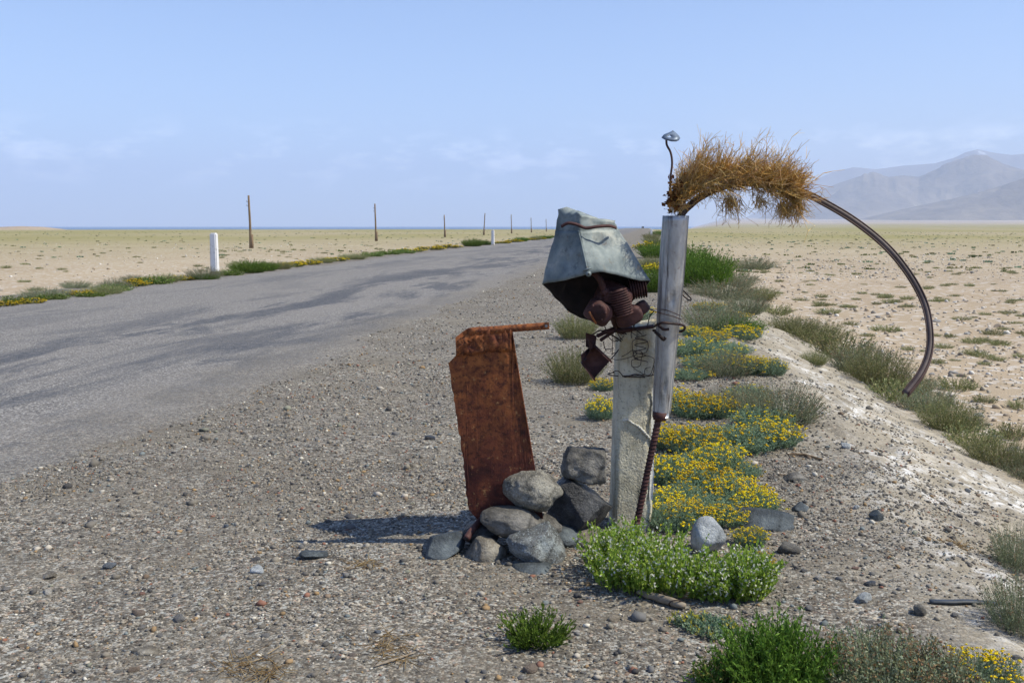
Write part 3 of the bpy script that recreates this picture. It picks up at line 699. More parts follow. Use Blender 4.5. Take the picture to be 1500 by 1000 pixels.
# pale fresh chips: a broken edge strip and a diagonal scar
mb = MB(); zs = np.linspace(.1, .60, 46); n = len(zs)
for sgn in (0, 1):
    V = [(.079*(1+.06*(1-z/.86)) - .014 + (.008 if sgn else -.010) + .006*mnoise.noise(Vector((z*40, sgn*5, 0))) + .0015, -.068 + (.004 if sgn else -.0095) + .002*mnoise.noise(Vector((z*70, 9, sgn))), z) for z in zs]
    mb.V.append(np.array(V)); mb.C.append(np.ones((n, 3))); mb.n += n
mb.Q.append(np.array([(i, n+i, n+i+1, i+1) for i in range(n-1) if mnoise.noise(Vector((0, 1.7, zs[i]*11))) > -.18]))
mb.build('chipped_edge', M['chip'], post)
mb = MB(); sc_pts = catmull([(-.060, -.0805, .462), (-.04, -.0815, .468), (-.015, -.0815, .452), (.008, -.081, .440), (.03, -.081, .418), (.052, -.079, .395)], 6)
tube(mb, sc_pts+np.array([[0, .0015, .003*math.sin(i*2.3)] for i in range(len(sc_pts))]), .0025+.0035*np.abs(np.sin(np.arange(len(sc_pts))*1.7)), 5); mb.build('scar', M['chip'], post)

# galvanised sleeve standing at the right of the post
DT = D0 - .17
top = P(990, 316, DT-.02); bot = P(968.5, 611, DT+.02)
def sleeve():
    n = 40; t = np.linspace(0, 1, n); path = bot[None]*(1-t)[:, None] + top[None]*t[:, None]
    wd = (.0305 + .0150*np.clip(t*1.35, 0, 1)); V = []
    k = 26
    for i in range(n):
        for j in range(k):
            a_ = math.pi*(j/(k-1)); x = -math.cos(a_); y = -math.sin(a_)*.62
            # flattened front with rounded shoulders and thin side lips
            x = math.copysign(abs(x)**.85, x); y = -abs(y/.62)**.75*.72
            w_ = wd[i]; dent = -.010*math.exp(-((t[i]-.60)**2)/.0006 - (x-.15)**2/.08) - .006*math.exp(-((t[i]-.16)**2)/.0004 - (x)**2/.05)
            wob = .0015*mnoise.noise(Vector((x*2, t[i]*14, 1))) + .0035*math.exp(-((abs(x)-.62)/.07)**2)
            V.append(path[i] + RGT*(x*w_ + wob) + FWD*(y*w_ - dent + wob))
    Q = [(i*k+j, i*k+j+1, (i+1)*k+j+1, (i+1)*k+j) for i in range(n-1) for j in range(k-1)]
    m = len(V); V2 = [v + FWD*.0035 + RGT*(.0035 if (j % k) < 13 else -.0035)*0 for j, v in enumerate(V)]
    V += V2; Q += [(a_+m, d_+m, c_+m, b_+m) for a_, b_, c_, d_ in Q]
    for i in range(n-1):   # side lips
        for j in (0, k-1): Q.append((i*k+j, (i+1)*k+j, (i+1)*k+j+m, i*k+j+m))
    for j in range(k-1):
        for i in (0, n-1): Q.append((i*k+j, i*k+j+1, i*k+j+1+m, i*k+j+m))
    me = mesh_np('sleeve', V, np.array(Q), M['galv'], smooth=True); return me
tubeo = empty('metal_sleeve_pole', G(934, 772)); inv = -np.array(tubeo.location)
tag(tubeo, 'galvanised steel half pipe standing on ribbed rebar beside the concrete post', 'pole')
def child(mb, name, mat, parent, smooth=False, col=False):
    o = mb.build(name, mat, parent, smooth, col); o.location = -Vector(parent.location); return o
o = link('sleeve', sleeve(), tubeo); o.location = inv
# rolled lips, seam and back plate
ax = (top-bot)/np.linalg.norm(top-bot)
for sx in (-1, 1):
    t = np.linspace(0, 1, 30); wd = (.0305 + .0150*np.clip(t*1.35, 0, 1)); pth = bot*(1-t)[:, None] + top*t[:, None] + RGT*(sx*(wd+.001))[:, None] + FWD*.002
    mb = MB(); sweep(mb, pth, np.array([(.005, -.002), (.005, .012), (-.003, .012), (-.003, -.002)]), 1, up=RGT); child(mb, 'lip', M['galv'], tubeo)
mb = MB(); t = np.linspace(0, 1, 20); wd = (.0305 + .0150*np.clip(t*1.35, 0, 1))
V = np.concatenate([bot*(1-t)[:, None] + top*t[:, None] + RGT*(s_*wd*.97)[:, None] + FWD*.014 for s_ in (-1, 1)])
mb.add(V, Q=[(i, i+1, 20+i+1, 20+i) for i in range(19)]); child(mb, 'back_plate', M['shadow_dark'], tubeo)  # shadow inside the half pipe is painted in as a dark sheet
def front(px, py, off=0): # a point on the sleeve's face
    return P(px, py, DT - .0352 - off)
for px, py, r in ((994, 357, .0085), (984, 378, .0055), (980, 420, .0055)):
    mb = MB(); c_ = front(px, py, -.002); tube(mb, np.array([c_-FWD*.0015, c_+FWD*.004]), r, 10); child(mb, 'hole', M['shadow_dark'], tubeo)  # flush dark discs, the holes' inner shadow put into their colour
# threaded / ribbed rebar
def lift_(p): return np.array([p[0], p[1], p[2]-.02])
r0_, r1_ = P(966, 606, DT+.02), lift_(G(926, 792))
mb = MB(); tube(mb, np.linspace(r0_, r1_, 20), .0125, 10); bar = child(mb, 'rebar', M['dark_rust'], tubeo, True)
mb = MB(); nr = 34; ang = np.linspace(0, nr*2*math.pi, nr*9); tt = np.linspace(.02, .99, len(ang)); dirv = (r1_-r0_)/np.linalg.norm(r1_-r0_)
n1 = np.cross(dirv, FWD); n1 /= np.linalg.norm(n1); n2 = np.cross(dirv, n1)
coil = r0_ + (r1_-r0_)*tt[:, None] + .0135*(np.cos(ang)[:, None]*n1 + np.sin(ang)[:, None]*n2)
tube(mb, coil, .0026, 5); o = mb.build('coil', M['dark_rust'], bar, True)
mb = MB(); tube(mb, np.array([P(967.5, 603, DT+.02), P(966, 615, DT+.02)]), [.031, .026], 14); child(mb, 'collar', M['dark_rust'], tubeo)
# wire hook on the sleeve's side
mb = MB(); hk = catmull([P(1001, 425, DT), P(1006, 431, DT), P(1012, 437, DT-.01), P(1011, 440, DT-.01), P(1004, 436, DT), P(1000, 432, DT)], 6); tube(mb, hk, .0026, 6); child(mb, 'wire_hook', M['wire'], tubeo, True)

# strap that holds sleeve and post together, and the wire tangle
tw = empty('wire_tangle', P(925, 480, D0-.02)); tag(tw, 'tangle of thin rusty wire wrapped round the top of the concrete post', 'wire')
def wire(pts, r, n=8, name='wire', par=None):
    mb = MB(); tube(mb, catmull(pts, n), r, 5); return child(mb, name, M['wire'], par or tw, True)
fd = D0 - .09
ring = lambda cx, cy, rx, ry, d, ph=0, m=14, tilt=0: [P(cx+rx*math.cos(ph+k*2*math.pi/m), cy+ry*math.sin(ph+k*2*math.pi/m)+tilt*math.cos(ph+k*2*math.pi/m), d+.085*math.sin(-(ph+k*2*math.pi/m))) for k in range(m+1)]
wire([P(958, 478, fd-.03), P(968, 473, DT-.06), P(985, 474, DT-.065), P(1000, 476, DT-.04), P(1003, 481, DT), P(997, 485, DT+.03), P(975, 484, DT+.06), P(956, 484, fd)], .0055, name='strap')
wire([P(963, 475, DT-.04), P(972, 482, DT-.06), P(980, 482, DT-.06)], .006, name='strap')
wire([P(960, 486, DT-.04), P(966, 491, DT-.06), P(972, 497, DT-.055), P(975, 494, DT-.055)], .007, name='strap')
wire([P(936, 454, fd), P(950, 453, fd), P(966, 458, DT-.06), P(985, 463, DT-.065), P(998, 468, DT-.04)], .002)
wire([P(936, 452, fd), P(955, 453, fd), P(975, 454, DT-.06), P(996, 462, DT-.05)], .0018)
for k in range(8):
    rg_ = random.Random(k); pts = []; x = rg_.uniform(902, 950); y = rg_.uniform(490, 535); a_ = rg_.uniform(0, 6.28)
    for q in range(11):
        a_ += rg_.uniform(-.2, 1.25); st_ = rg_.uniform(4, 11); x = min(958, max(897, x+st_*math.cos(a_))); y = min(556, max(486, y+st_*.8*math.sin(a_)))
        pts.append(P(x, y, fd-.012-rg_.uniform(0, .03)))
    wire(pts, .0014, 6)
wire([P(938+9*math.cos(t_*1.0)+2*math.sin(t_*.3), 490+t_*1.6, fd-.012+.008*math.sin(t_)) for t_ in np.arange(0, 26, .9)], .0017, 4)
wire(ring(927, 549, 37, 3, D0-.0, .2, 14, 1.5), .0022)
wire(ring(928, 546, 36, 4, D0-.0, 1.4, 14, -2), .0018)
wire([P(893, 547, fd-.01), P(905, 543, fd-.015), P(915, 552, fd-.02), P(930, 548, fd-.02), P(945, 551, fd-.02), P(958, 549, fd-.01)], .002)
for a_, b_ in (((905, 500), (886, 478)), ((912, 498), (900, 470)), ((925, 495), (936, 462)), ((940, 490), (928, 455)), ((899, 510), (884, 500)), ((918, 490), (905, 462)), ((948, 480), (958, 456))):
    pa, pb = P(*a_, fd-.01), P(*b_, fd-.06); mid = (pa+pb)/2 + np.array([0, 0, random.uniform(-.02, .02)]) + RGT*random.uniform(-.02, .02); wire([pa, mid, pb], .002)

# ------------------------------------------------------------------ tin shade over the engine piece
DH = D0 - .19
def shade():
    root = empty('sheet_metal_cone', P(868, 470, DH)); tag(root, 'dented blue grey tin shade with crumpled top hanging over rusty engine', 'metal shade')
    # ring points: angle, (column,row) of rim, depth offset; angle 0 = right, 90 = back, 180 = left, 270 = front
    rim = {0: (951, 411, .0), 25: (944, 422, .06), 50: (926, 441, .12), 75: (900, 460, .16), 92: (874, 471, .17), 115: (850, 466, .15), 135: (832, 454, .12), 158: (812, 436, .07), 180: (794, 416, .0), 205: (809, 413, -.05), 232: (830, 410, -.105), 250: (848, 405, -.14), 262: (861, 401, -.165), 280: (880, 398, -.135), 300: (902, 401, -.10), 325: (920, 407, -.06), 345: (938, 411, -.024)}
    topr = {0: (905, 334, .0), 50: (890, 336, .09), 92: (862, 338, .11), 135: (835, 338, .09), 180: (813, 338, .0), 220: (830, 338, -.05), 262: (849, 338, -.105), 310: (878, 336, -.055)}
    def ringpts(dct, n=72):
        ks = sorted(dct); pts = np.array([P(dct[k][0], dct[k][1], DH + dct[k][2]) for k in ks]); ks = np.array(ks, float)
        kk = np.concatenate([ks-360, ks, ks+360]); pp = np.concatenate([pts]*3); an = np.arange(n)*360/n
        return np.stack([np.interp(an, kk, pp[:, i]) for i in range(3)], 1)
    R = ringpts(rim); Tp = ringpts(topr); n = len(R); m = 14
    V = []
    for j in range(m+1):
        t = j/m
        for i in range(n):
            p = Tp[i]*(1-t) + R[i]*t
            c_ = (Tp.mean(0)*(1-t) + R.mean(0)*t); o_ = p-c_; o_ /= np.linalg.norm(o_)
            cellv = mnoise.voronoi(Vector(p*11))[0]; fold = .005*mnoise.noise(Vector(p*6)) + .010*(cellv[0]-.4) + .004*mnoise.noise(Vector(p*25))
            an = i*360/n
            crease = .004*math.exp(-((an-262)/5)**2) - .018*math.exp(-((an-300)/16)**2 - ((t-.35)/.22)**2) - .014*math.exp(-((an-222)/12)**2 - ((t-.6)/.2)**2)
            V.append(p + o_*(fold + crease))
    Q = [(j*n+i, (j+1)*n+i, (j+1)*n+(i+1) % n, j*n+(i+1) % n) for j in range(m) for i in range(n)]
    me = mesh_np('shell', V, np.array(Q), M['tin'], smooth=False); me.materials.append(M['shadow_dark'])  # inner side coloured dark to stand for the shadow within
    sh = link('shell', me, root); sh.location = -Vector(root.location)
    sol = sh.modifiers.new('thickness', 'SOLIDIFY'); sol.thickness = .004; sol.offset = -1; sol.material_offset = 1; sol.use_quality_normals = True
    # crumpled cap
    C0 = ringpts(topr); mc = C0.mean(0); V = []; rows = 8
    tops = {0: (898, 329), 180: (822, 325)}
    for j in range(rows+1):
        t = j/rows
        for i in range(n):
            p = mc + (C0[i]-mc)*(.985 - .08*t)
            px_t = (np.dot(C0[i]-mc, RGT))/(.13)  # -1 left .. 1 right
            hgt = (.052 - .024*px_t) * (1 + .25*mnoise.noise(Vector((i*.23, 0, 2))))
            q = p + np.array([0, 0, 1])*hgt*t + (C0[i]-mc)*(.10*mnoise.noise(Vector((i*.31, t*2.2, 7)))*t)
            V.append(q)
    Q = [(j*n+i, j*n+(i+1) % n, (j+1)*n+(i+1) % n, (j+1)*n+i) for j in range(rows) for i in range(n)]
    base = rows*n
    for f_ in (.72, .4):
        for i in range(n):
            p = V[base+i]; c_ = mc + np.array([0, 0, .05]); px_t = np.dot(C0[i]-mc, RGT)/.13
            V.append(c_ + (p-c_)*f_ + np.array([0, 0, .006 - .012*px_t + .014*mnoise.noise(Vector((i*.2, f_*5, 3)))]))
    for rr in (0, 1):
        b0 = base + rr*n
        Q += [(b0+i, b0+(i+1) % n, b0+n+(i+1) % n, b0+n+i) for i in range(n)]
    V.append(mc + np.array([0, 0, .062])); T = [(base+2*n+i, base+2*n+(i+1) % n, len(V)-1) for i in range(n)]
    cp = link('crumpled_cap', mesh_np('crumpled_cap', V, [np.array(T), np.array(Q)], M['tin'], smooth=False), root); cp.location = -Vector(root.location)
    mb = MB(); rp = [P(822, 332, DH-.10), P(832, 327, DH-.112), P(845, 329, DH-.115), P(858, 334, DH-.115), P(875, 332, DH-.11), P(893, 331, DH-.09), P(903, 334, DH-.05)]
    sweep(mb, catmull(rp, 5), np.array([(.006, 0), (0, .002), (-.006, 0), (0, -.002)]), 1); child(mb, 'folded_rim', M['dark_rust'], cp).location = (0, 0, 0)
    # seam and bolt lug on the front
    mb = MB(); sm = [np.array(V_)*1 for V_ in (P(847, 338, DH-.108), P(852, 358, DH-.128), P(857, 380, DH-.15), P(861, 398, DH-.168))]
    sweep(mb, catmull(sm, 6), np.array([(.0035, 0), (0, .004), (-.0035, 0), (0, -.004)]), 1); child(mb, 'seam', M['tin'], root)
    mb = MB(); c_ = P(862, 401, DH-.172)
    for r_, d0, d1 in ((.0105, 0, -.006), (.006, -.006, -.010)):
        tube(mb, np.array([c_+FWD*d0, c_+FWD*d1]), r_, 14)
    lug = child(mb, 'lug', M['tin'], root)
    mb = MB(); tube(mb, np.array([c_-FWD*.0102, c_-FWD*.0112]), .0032, 8); mb.build('bolt_hole', M['shadow_dark'], lug)  # dark disc painted as the shadow in the bolt hole
    mb = MB(); sweep(mb, np.array([P(853, 397, DH-.168), P(862, 394, DH-.172), P(866, 392, DH-.168)]), np.array([(.004, 0), (0, .003), (-.004, 0), (0, -.003)]), 1); child(mb, 'lug_strap', M['tin'], root)
shade()

# engine piece
def engine():
    root = empty('engine_part', P(905, 478, D0-.02)); tag(root, 'rusty finned engine casting propped on the post under the tin shade', 'engine')
    de = DH
    def blob(name, px, py, wpx, hpx, d, dep, seed, roll, **k):
        V, T = rock_verts(seed, 4, cuts=k.get('cuts', 4), cut=(.7, .9), rough=.03, planes=k.get('planes'))
        s = d*PXM; o = link(name, mesh_np(name, V*np.array((wpx*s, dep, hpx*s))/2, T, M['dark_rust'], smooth=False), root)
        o.location = Vector(P(px, py, d)) - root.location; o.rotation_euler = (0, rad(roll), YAW); return o
    boxp = [((1, 0, 0), .8), ((-1, 0, 0), .8), ((0, 0, 1), .78), ((0, 0, -1), .78), ((0, -1, 0), .7), ((0, 1, 0), .7)]
    blob('crankcase', 897, 438, 52, 50, de+.03, .13, 61, 22, planes=boxp, cuts=3)
    blob('gearbox', 877, 457, 38, 34, de-.03, .11, 62, 30, planes=boxp, cuts=3)
    blob('mount', 920, 462, 40, 28, de+.03, .12, 63, -20, planes=boxp, cuts=5)
    blob('mount', 938, 452, 26, 18, de+.04, .07, 69, -40, planes=boxp, cuts=5)
    # gearbox cover with bolts
    for (px, py, d_, r_, nb) in ((875, 458, de-.092, .036, 6), (893, 436, de-.055, .026, 5)):
        c_ = P(px, py, d_); ax_ = (FWD*.94+RGT*.25+np.array([0, 0, .22])); ax_ /= np.linalg.norm(ax_)
        mb = MB(); tube(mb, np.array([c_+ax_*.03, c_+ax_*.004, c_]), [r_, r_, r_*.82], 18); cov = child(mb, 'cover', M['dark_rust'], root)
        e1 = np.cross(ax_, [0, 0, 1.]); e1 /= np.linalg.norm(e1); e2 = np.cross(ax_, e1)
        for k in range(nb):
            b_ = c_ + r_*.86*(math.cos(k*6.283/nb)*e1 + math.sin(k*6.283/nb)*e2); mb = MB(); tube(mb, np.array([b_+ax_*.01, b_-ax_*.006]), .0045, 6); mb.build('bolt', M['dark_rust'], cov)
    # finned cylinder
    ca, cb = P(904, 424, de-.05), P(915, 462, de-.05); axv = (cb-ca)
    mb = MB(); tube(mb, np.linspace(ca, cb, 6), .024, 14); cyl = child(mb, 'cylinder', M['dark_rust'], root, True)
    for k in range(11):
        c_ = ca + axv*(.05+.09*k); d_ = axv/np.linalg.norm(axv)*.0022
        mb = MB(); tube(mb, np.array([c_-d_, c_+d_]), .044-.0015*abs(k-5), 18); mb.build('fin', M['dark_rust'], cyl)
    ca2, cb2 = P(922, 424, de+.03), P(946, 420, de+.03); ax2 = cb2-ca2
    mb = MB(); tube(mb, np.linspace(ca2, cb2, 5), .022, 12); cy2 = child(mb, 'cylinder', M['dark_rust'], root, True)
    for k in range(7):
        c_ = ca2 + ax2*(.05+.15*k); d_ = ax2/np.linalg.norm(ax2)*.002
        mb = MB(); tube(mb, np.array([c_-d_, c_+d_]), .042, 16); mb.build('fin', M['dark_rust'], cy2)
    mb = MB(); tube(mb, catmull([P(866, 398, de-.03), P(873, 402, de-.05), P(880, 412, de-.05), P(886, 428, de-.04)], 6), .0125, 12); child(mb, 'exhaust_pipe', M['dark_rust'], root, True)
    mb = MB(); tube(mb, np.array([P(884, 424, de-.042), P(888, 430, de-.04)]), .019, 12); child(mb, 'pipe_flange', M['dark_rust'], root, True)
    mb = MB(); tube(mb, np.array([P(863, 456, de-.09), P(873, 474, de-.09)]), .004, 8); child(mb, 'rod', M['rust'], root, True)
    # arm that reaches the post top
    mb = MB(); tube(mb, catmull([P(898, 462, de+.02), P(903, 475, de+.08), P(915, 486, D0-.06), P(932, 486, D0-.03)], 5), .016, 8); child(mb, 'support_arm', M['dark_rust'], root, True)
    for a_, b_, r_ in (((875, 492), (905, 478), .008), ((885, 486), (925, 480), .010), ((905, 485), (957, 478), .008), ((880, 498), (900, 484), .007)):
        mb = MB(); tube(mb, np.array([P(*a_, D0-.13), P(*b_, D0-.08)]), r_, 7); child(mb, 'bar', M['dark_rust'], root, True)
engine()
# small channel bracket that dangles from the wire
def bracket():
    d = D0 - .17
    root = empty('channel_bracket', P(880, 505, d)); tag(root, 'small rusty U shaped bracket dangling from wire beside the post', 'bracket')
    A, B, Cc, Dd = [np.array(P(*q, d)) for q in ((868, 503), (895, 529), (871, 556), (852, 531))]
    def plate(name, pts, th):
        n_ = np.cross(pts[1]-pts[0], pts[-1]-pts[0]); n_ /= np.linalg.norm(n_); mb = MB(); k = len(pts)
        V = [p + n_*th/2 for p in pts] + [p - n_*th/2 for p in pts]
        T = [(0, i, i+1) for i in range(1, k-1)] + [(k, k+i+1, k+i) for i in range(1, k-1)]
        mb.add(V, T, [(i, (i+1) % k, k+(i+1) % k, k+i) for i in range(k)]); return child(mb, name, M['dark_rust'], root)
    back = FWD*.03
    plate('web', [A+back, B+back, Cc+back, Dd+back], .006)
    u_ = (B-A)/np.linalg.norm(B-A)*.008
    fl = plate('flange', [A-FWD*.02, B-FWD*.035, B+back, A+back], .007)
    f2 = plate('flange', [Dd-FWD*.02, Cc-FWD*.035, Cc+back, Dd+back], .007)
    plate('ear', [A-FWD*.02+np.array([0, 0, .0]), P(861, 497, d-.03), P(864, 514, d-.03), Dd-FWD*.02, P(851, 520, d-.025)], .006)
    plate('ear', [P(858, 487, d), P(874, 492, d), P(872, 508, d), P(866, 512, d), P(858, 507, d)], .006)
    mb = MB(); c_ = P(857, 526, d-.032); tube(mb, np.array([c_, c_-FWD*.004]), .004, 8); child(mb, 'hole', M['shadow_dark'], root)  # hole is a disc with its shadow painted on
    mb = MB(); tube(mb, catmull([P(868, 490, d), P(880, 484, d+.03), P(898, 492, d+.07), P(910, 500, d+.09)], 6), .0028, 6); child(mb, 'hanger_wire', M['wire'], root, True)
    mb = MB(); tube(mb, catmull([P(893, 528, d), P(900, 520, d+.03), P(906, 512, d+.08)], 6), .0025, 6); child(mb, 'hanger_wire', M['wire'], root, True)
bracket()

# ------------------------------------------------------------------ rusty sheet
def rusty_sheet():
    gb = G(735, 803); db = depth(gb); root = empty('rusty_metal_sheet', gb, YAW)
    tag(root, 'upright rusty steel sheet with ragged top and notched edge', 'metal sheet')
    dd = lambda py: db + .03 - .05*(790-py)/300
    outl = [(686, 481), (700, 479), (722, 478), (749, 484), (752, 500), (757, 530), (765, 578), (774, 632), (783, 686), (792, 740), (797, 772), (768, 776), (735, 782), (701, 778), (698, 758), (692, 752), (686, 745), (683, 722), (680, 690), (678, 664), (684, 660), (683, 653), (675, 652), (674, 640), (668, 604), (662, 566), (657, 532), (668, 521), (668, 512), (672, 506), (667, 501), (668, 494), (676, 486)]
    fine = []
    for i, (x, y) in enumerate(outl):
        x2, y2 = outl[(i+1) % len(outl)]; k_ = max(1, int(math.hypot(x2-x, y2-y)/6))
        for q in range(k_):
            j_ = 1.1 if (x < 690 or y < 486 or y > 740) else .5
            fine.append((x+(x2-x)*q/k_+random.uniform(-j_, j_), y+(y2-y)*q/k_+random.uniform(-j_, j_)*.5))
    outl = fine
    bm = bmesh.new(); vs = [bm.verts.new(P(x, y, dd(y))) for x, y in outl]; f = bm.faces.new(vs)
    bmesh.ops.triangulate(bm, faces=[f])
    for _ in range(3): bmesh.ops.subdivide_edges(bm, edges=[e_ for e_ in bm.edges if e_.calc_length() > .03], cuts=1); bmesh.ops.triangulate(bm, faces=bm.faces)
    for v in bm.verts:
        b_ = .006*mnoise.noise(v.co*5) + .003*mnoise.noise(v.co*14)
        if v.co.z > .74: b_ += .012*mnoise.noise(v.co*22)
        v.co += Vector(FWD)*b_
    for v in bm.verts: v.co -= root.location
    bmesh.ops.rotate(bm, verts=bm.verts, cent=(0, 0, 0), matrix=Matrix.Rotation(-YAW, 3, 'Z'))
    pn = link('panel', bm_mesh('panel', bm, M['rust'], False), root)
    s = pn.modifiers.new('thickness', 'SOLIDIFY'); s.thickness = .004; s.offset = 0
    Ri = Matrix.Rotation(-YAW, 3, 'Z')
    def part(mb, name, mat=M['rust'], smooth=False):
        mb.V = [np.array([tuple(Ri @ (Vector(p)-root.location)) for p in V]) for V in mb.V]; return mb.build(name, mat, root, smooth)
    # folded right flange
    mb = MB(); rt = [(750, 486), (757, 530), (765, 578), (774, 632), (783, 686), (797, 772)]
    pth = catmull([P(x, y, dd(y)+.012) for x, y in rt], 6); sweep(mb, pth, np.array([(.0025, -.016), (.0025, .016), (-.0025, .016), (-.0025, -.016)]), 1, up=RGT); part(mb, 'flange')
    # top bar with a bolt hole
    mb = MB(); a_, b_ = P(686, 485.5, dd(485)-.010), P(804.5, 477, dd(485)-.010)
    pth = np.linspace(a_, b_, 16); sweep(mb, pth, np.array([(.0135, -.0025), (.0135, .0025), (-.0135, .0025), (-.0135, -.0025)]), 1); tb = part(mb, 'top_bar')
    mb = MB(); c_ = P(800, 477.6, dd(485)-.013); tube(mb, np.array([c_, c_-FWD*.003]), .0055, 10); part(mb, 'bolt_hole', M['plain_stone'])
    # crumpled strip below the bar
    mb = MB(); nx, ny = 26, 7; V = []
    for j in range(ny):
        for i in range(nx):
            x0_ = 667 + (19, 11, 2, 7, 1, 3, 0)[j]; x = x0_+(i/(nx-1))*(749-x0_); y = 480 + (j/(ny-1))*34 + (8*(1-i/(nx-1))**2) + 2.5*mnoise.noise(Vector((i*.5, j, 3)))
            V.append(P(x, y, dd(y)-.005-.026*abs(mnoise.noise(Vector((i*.42, j*.9, 5))))*(j > 0)))
    mb.add(V, Q=[(j*nx+i, j*nx+i+1, (j+1)*nx+i+1, (j+1)*nx+i) for j in range(ny-1) for i in range(nx-1)]); o = part(mb, 'crumpled_edge')
    s = o.modifiers.new('thickness', 'SOLIDIFY'); s.thickness = .003
rusty_sheet()
mb = MB(); pp = catmull([P(724, 744, 3.84), P(706, 760, 3.78), P(692, 776, 3.72), P(683, 789, 3.68)], 5); tube(mb, pp, .0135, 12)
o = empty('rusty_pipe', pp[-1]); tag(o, 'short rusty pipe poking out of the stone heap at the sheet foot', 'pipe'); child(mb, 'pipe', M['dark_rust'], o, True)
mb = MB(); tube(mb, np.array([pp[-1]+(pp[-2]-pp[-1])*.02, pp[-1]+(pp[-1]-pp[-2])*.08]), .0105, 12); child(mb, 'open_end', M['shadow_dark'], o)  # dark disc painted as the shadow in the pipe mouth

# ------------------------------------------------------------------ curved steel channel
arc_px = [(992, 330, .0), (1000, 312, .0), (1012, 300, .0), (1026, 289, 0), (1055, 275, 0), (1095, 267, 0), (1141, 272, 0), (1170, 280, 0), (1200, 293, -.01), (1251, 323, -.04), (1297, 360, -.08), (1331, 401, -.13), (1354, 444, -.18), (1362, 486, -.23), (1360, 519, -.27), (1347.5, 549, -.31), (1326, 577, -.34)]
apath = catmull([P(x, y, DT+.015+d) for x, y, d in arc_px], 7)
arc = empty('curved_steel_channel', apath[0]); tag(arc, 'long rusty steel channel bent into an arc out of the pole top', 'steel channel')
hw = .0085
T_, N_, B_ = frames(apath, (0, 0, 1))
def arc_piece(name, prof, mat): mb = MB(); sweep(mb, apath, np.array(prof), 1, up=(0, 0, 1)); return child(mb, name, mat, arc)
# N points out of the arc, B sideways: web in the middle, a flange along each edge facing the road
arc_piece('web', [(hw, .006), (hw, .010), (-hw, .010), (-hw, .006)], M['channel_web'])
arc_piece('outer_flange', [(hw+.005, -.012), (hw+.005, .0105), (hw, .0105), (hw, -.012)], M['brown_steel'])
arc_piece('inner_flange', [(-hw, -.012), (-hw, .0105), (-hw-.004, .0105), (-hw-.004, -.012)], M['brown_steel'])

# ------------------------------------------------------------------ twig geometry (three sided tapered tubes, vectorised)
def twigs(mb, start, dirs, length, bend, r0, r1, C, segs=3):
    n = len(start); dirs = dirs/np.linalg.norm(dirs, axis=1)[:, None]
    side = np.cross(dirs, np.array([.3, .2, .93])+rng.normal(0, .3, (n, 3))); side /= np.linalg.norm(side, axis=1)[:, None]; up_ = np.cross(side, dirs)
    t = np.linspace(0, 1, segs+1)
    Pth = start[:, None] + dirs[:, None]*(length[:, None]*t)[:, :, None] + bend[:, None]*(length[:, None]*t**2)[:, :, None]
    rr = (r0*(1-t)+r1*t)[None, :, None]*np.ones((n, 1, 1))
    rings = np.stack([Pth + rr*(math.cos(a_)*side[:, None] + math.sin(a_)*up_[:, None]) for a_ in (0, 2.094, 4.189)], 2)
    k = (segs+1)*3; base = np.arange(n)*k; q = []
    for i in range(segs):
        for j in range(3): q.append((i*3+j, i*3+(j+1) % 3, (i+1)*3+(j+1) % 3, (i+1)*3+j))
    Q = (base[:, None, None] + np.array(q)[None]).reshape(-1, 4)
    mb.add(rings.reshape(-1, 3), Q=Q, C=np.repeat(C, k, 0)); return Pth
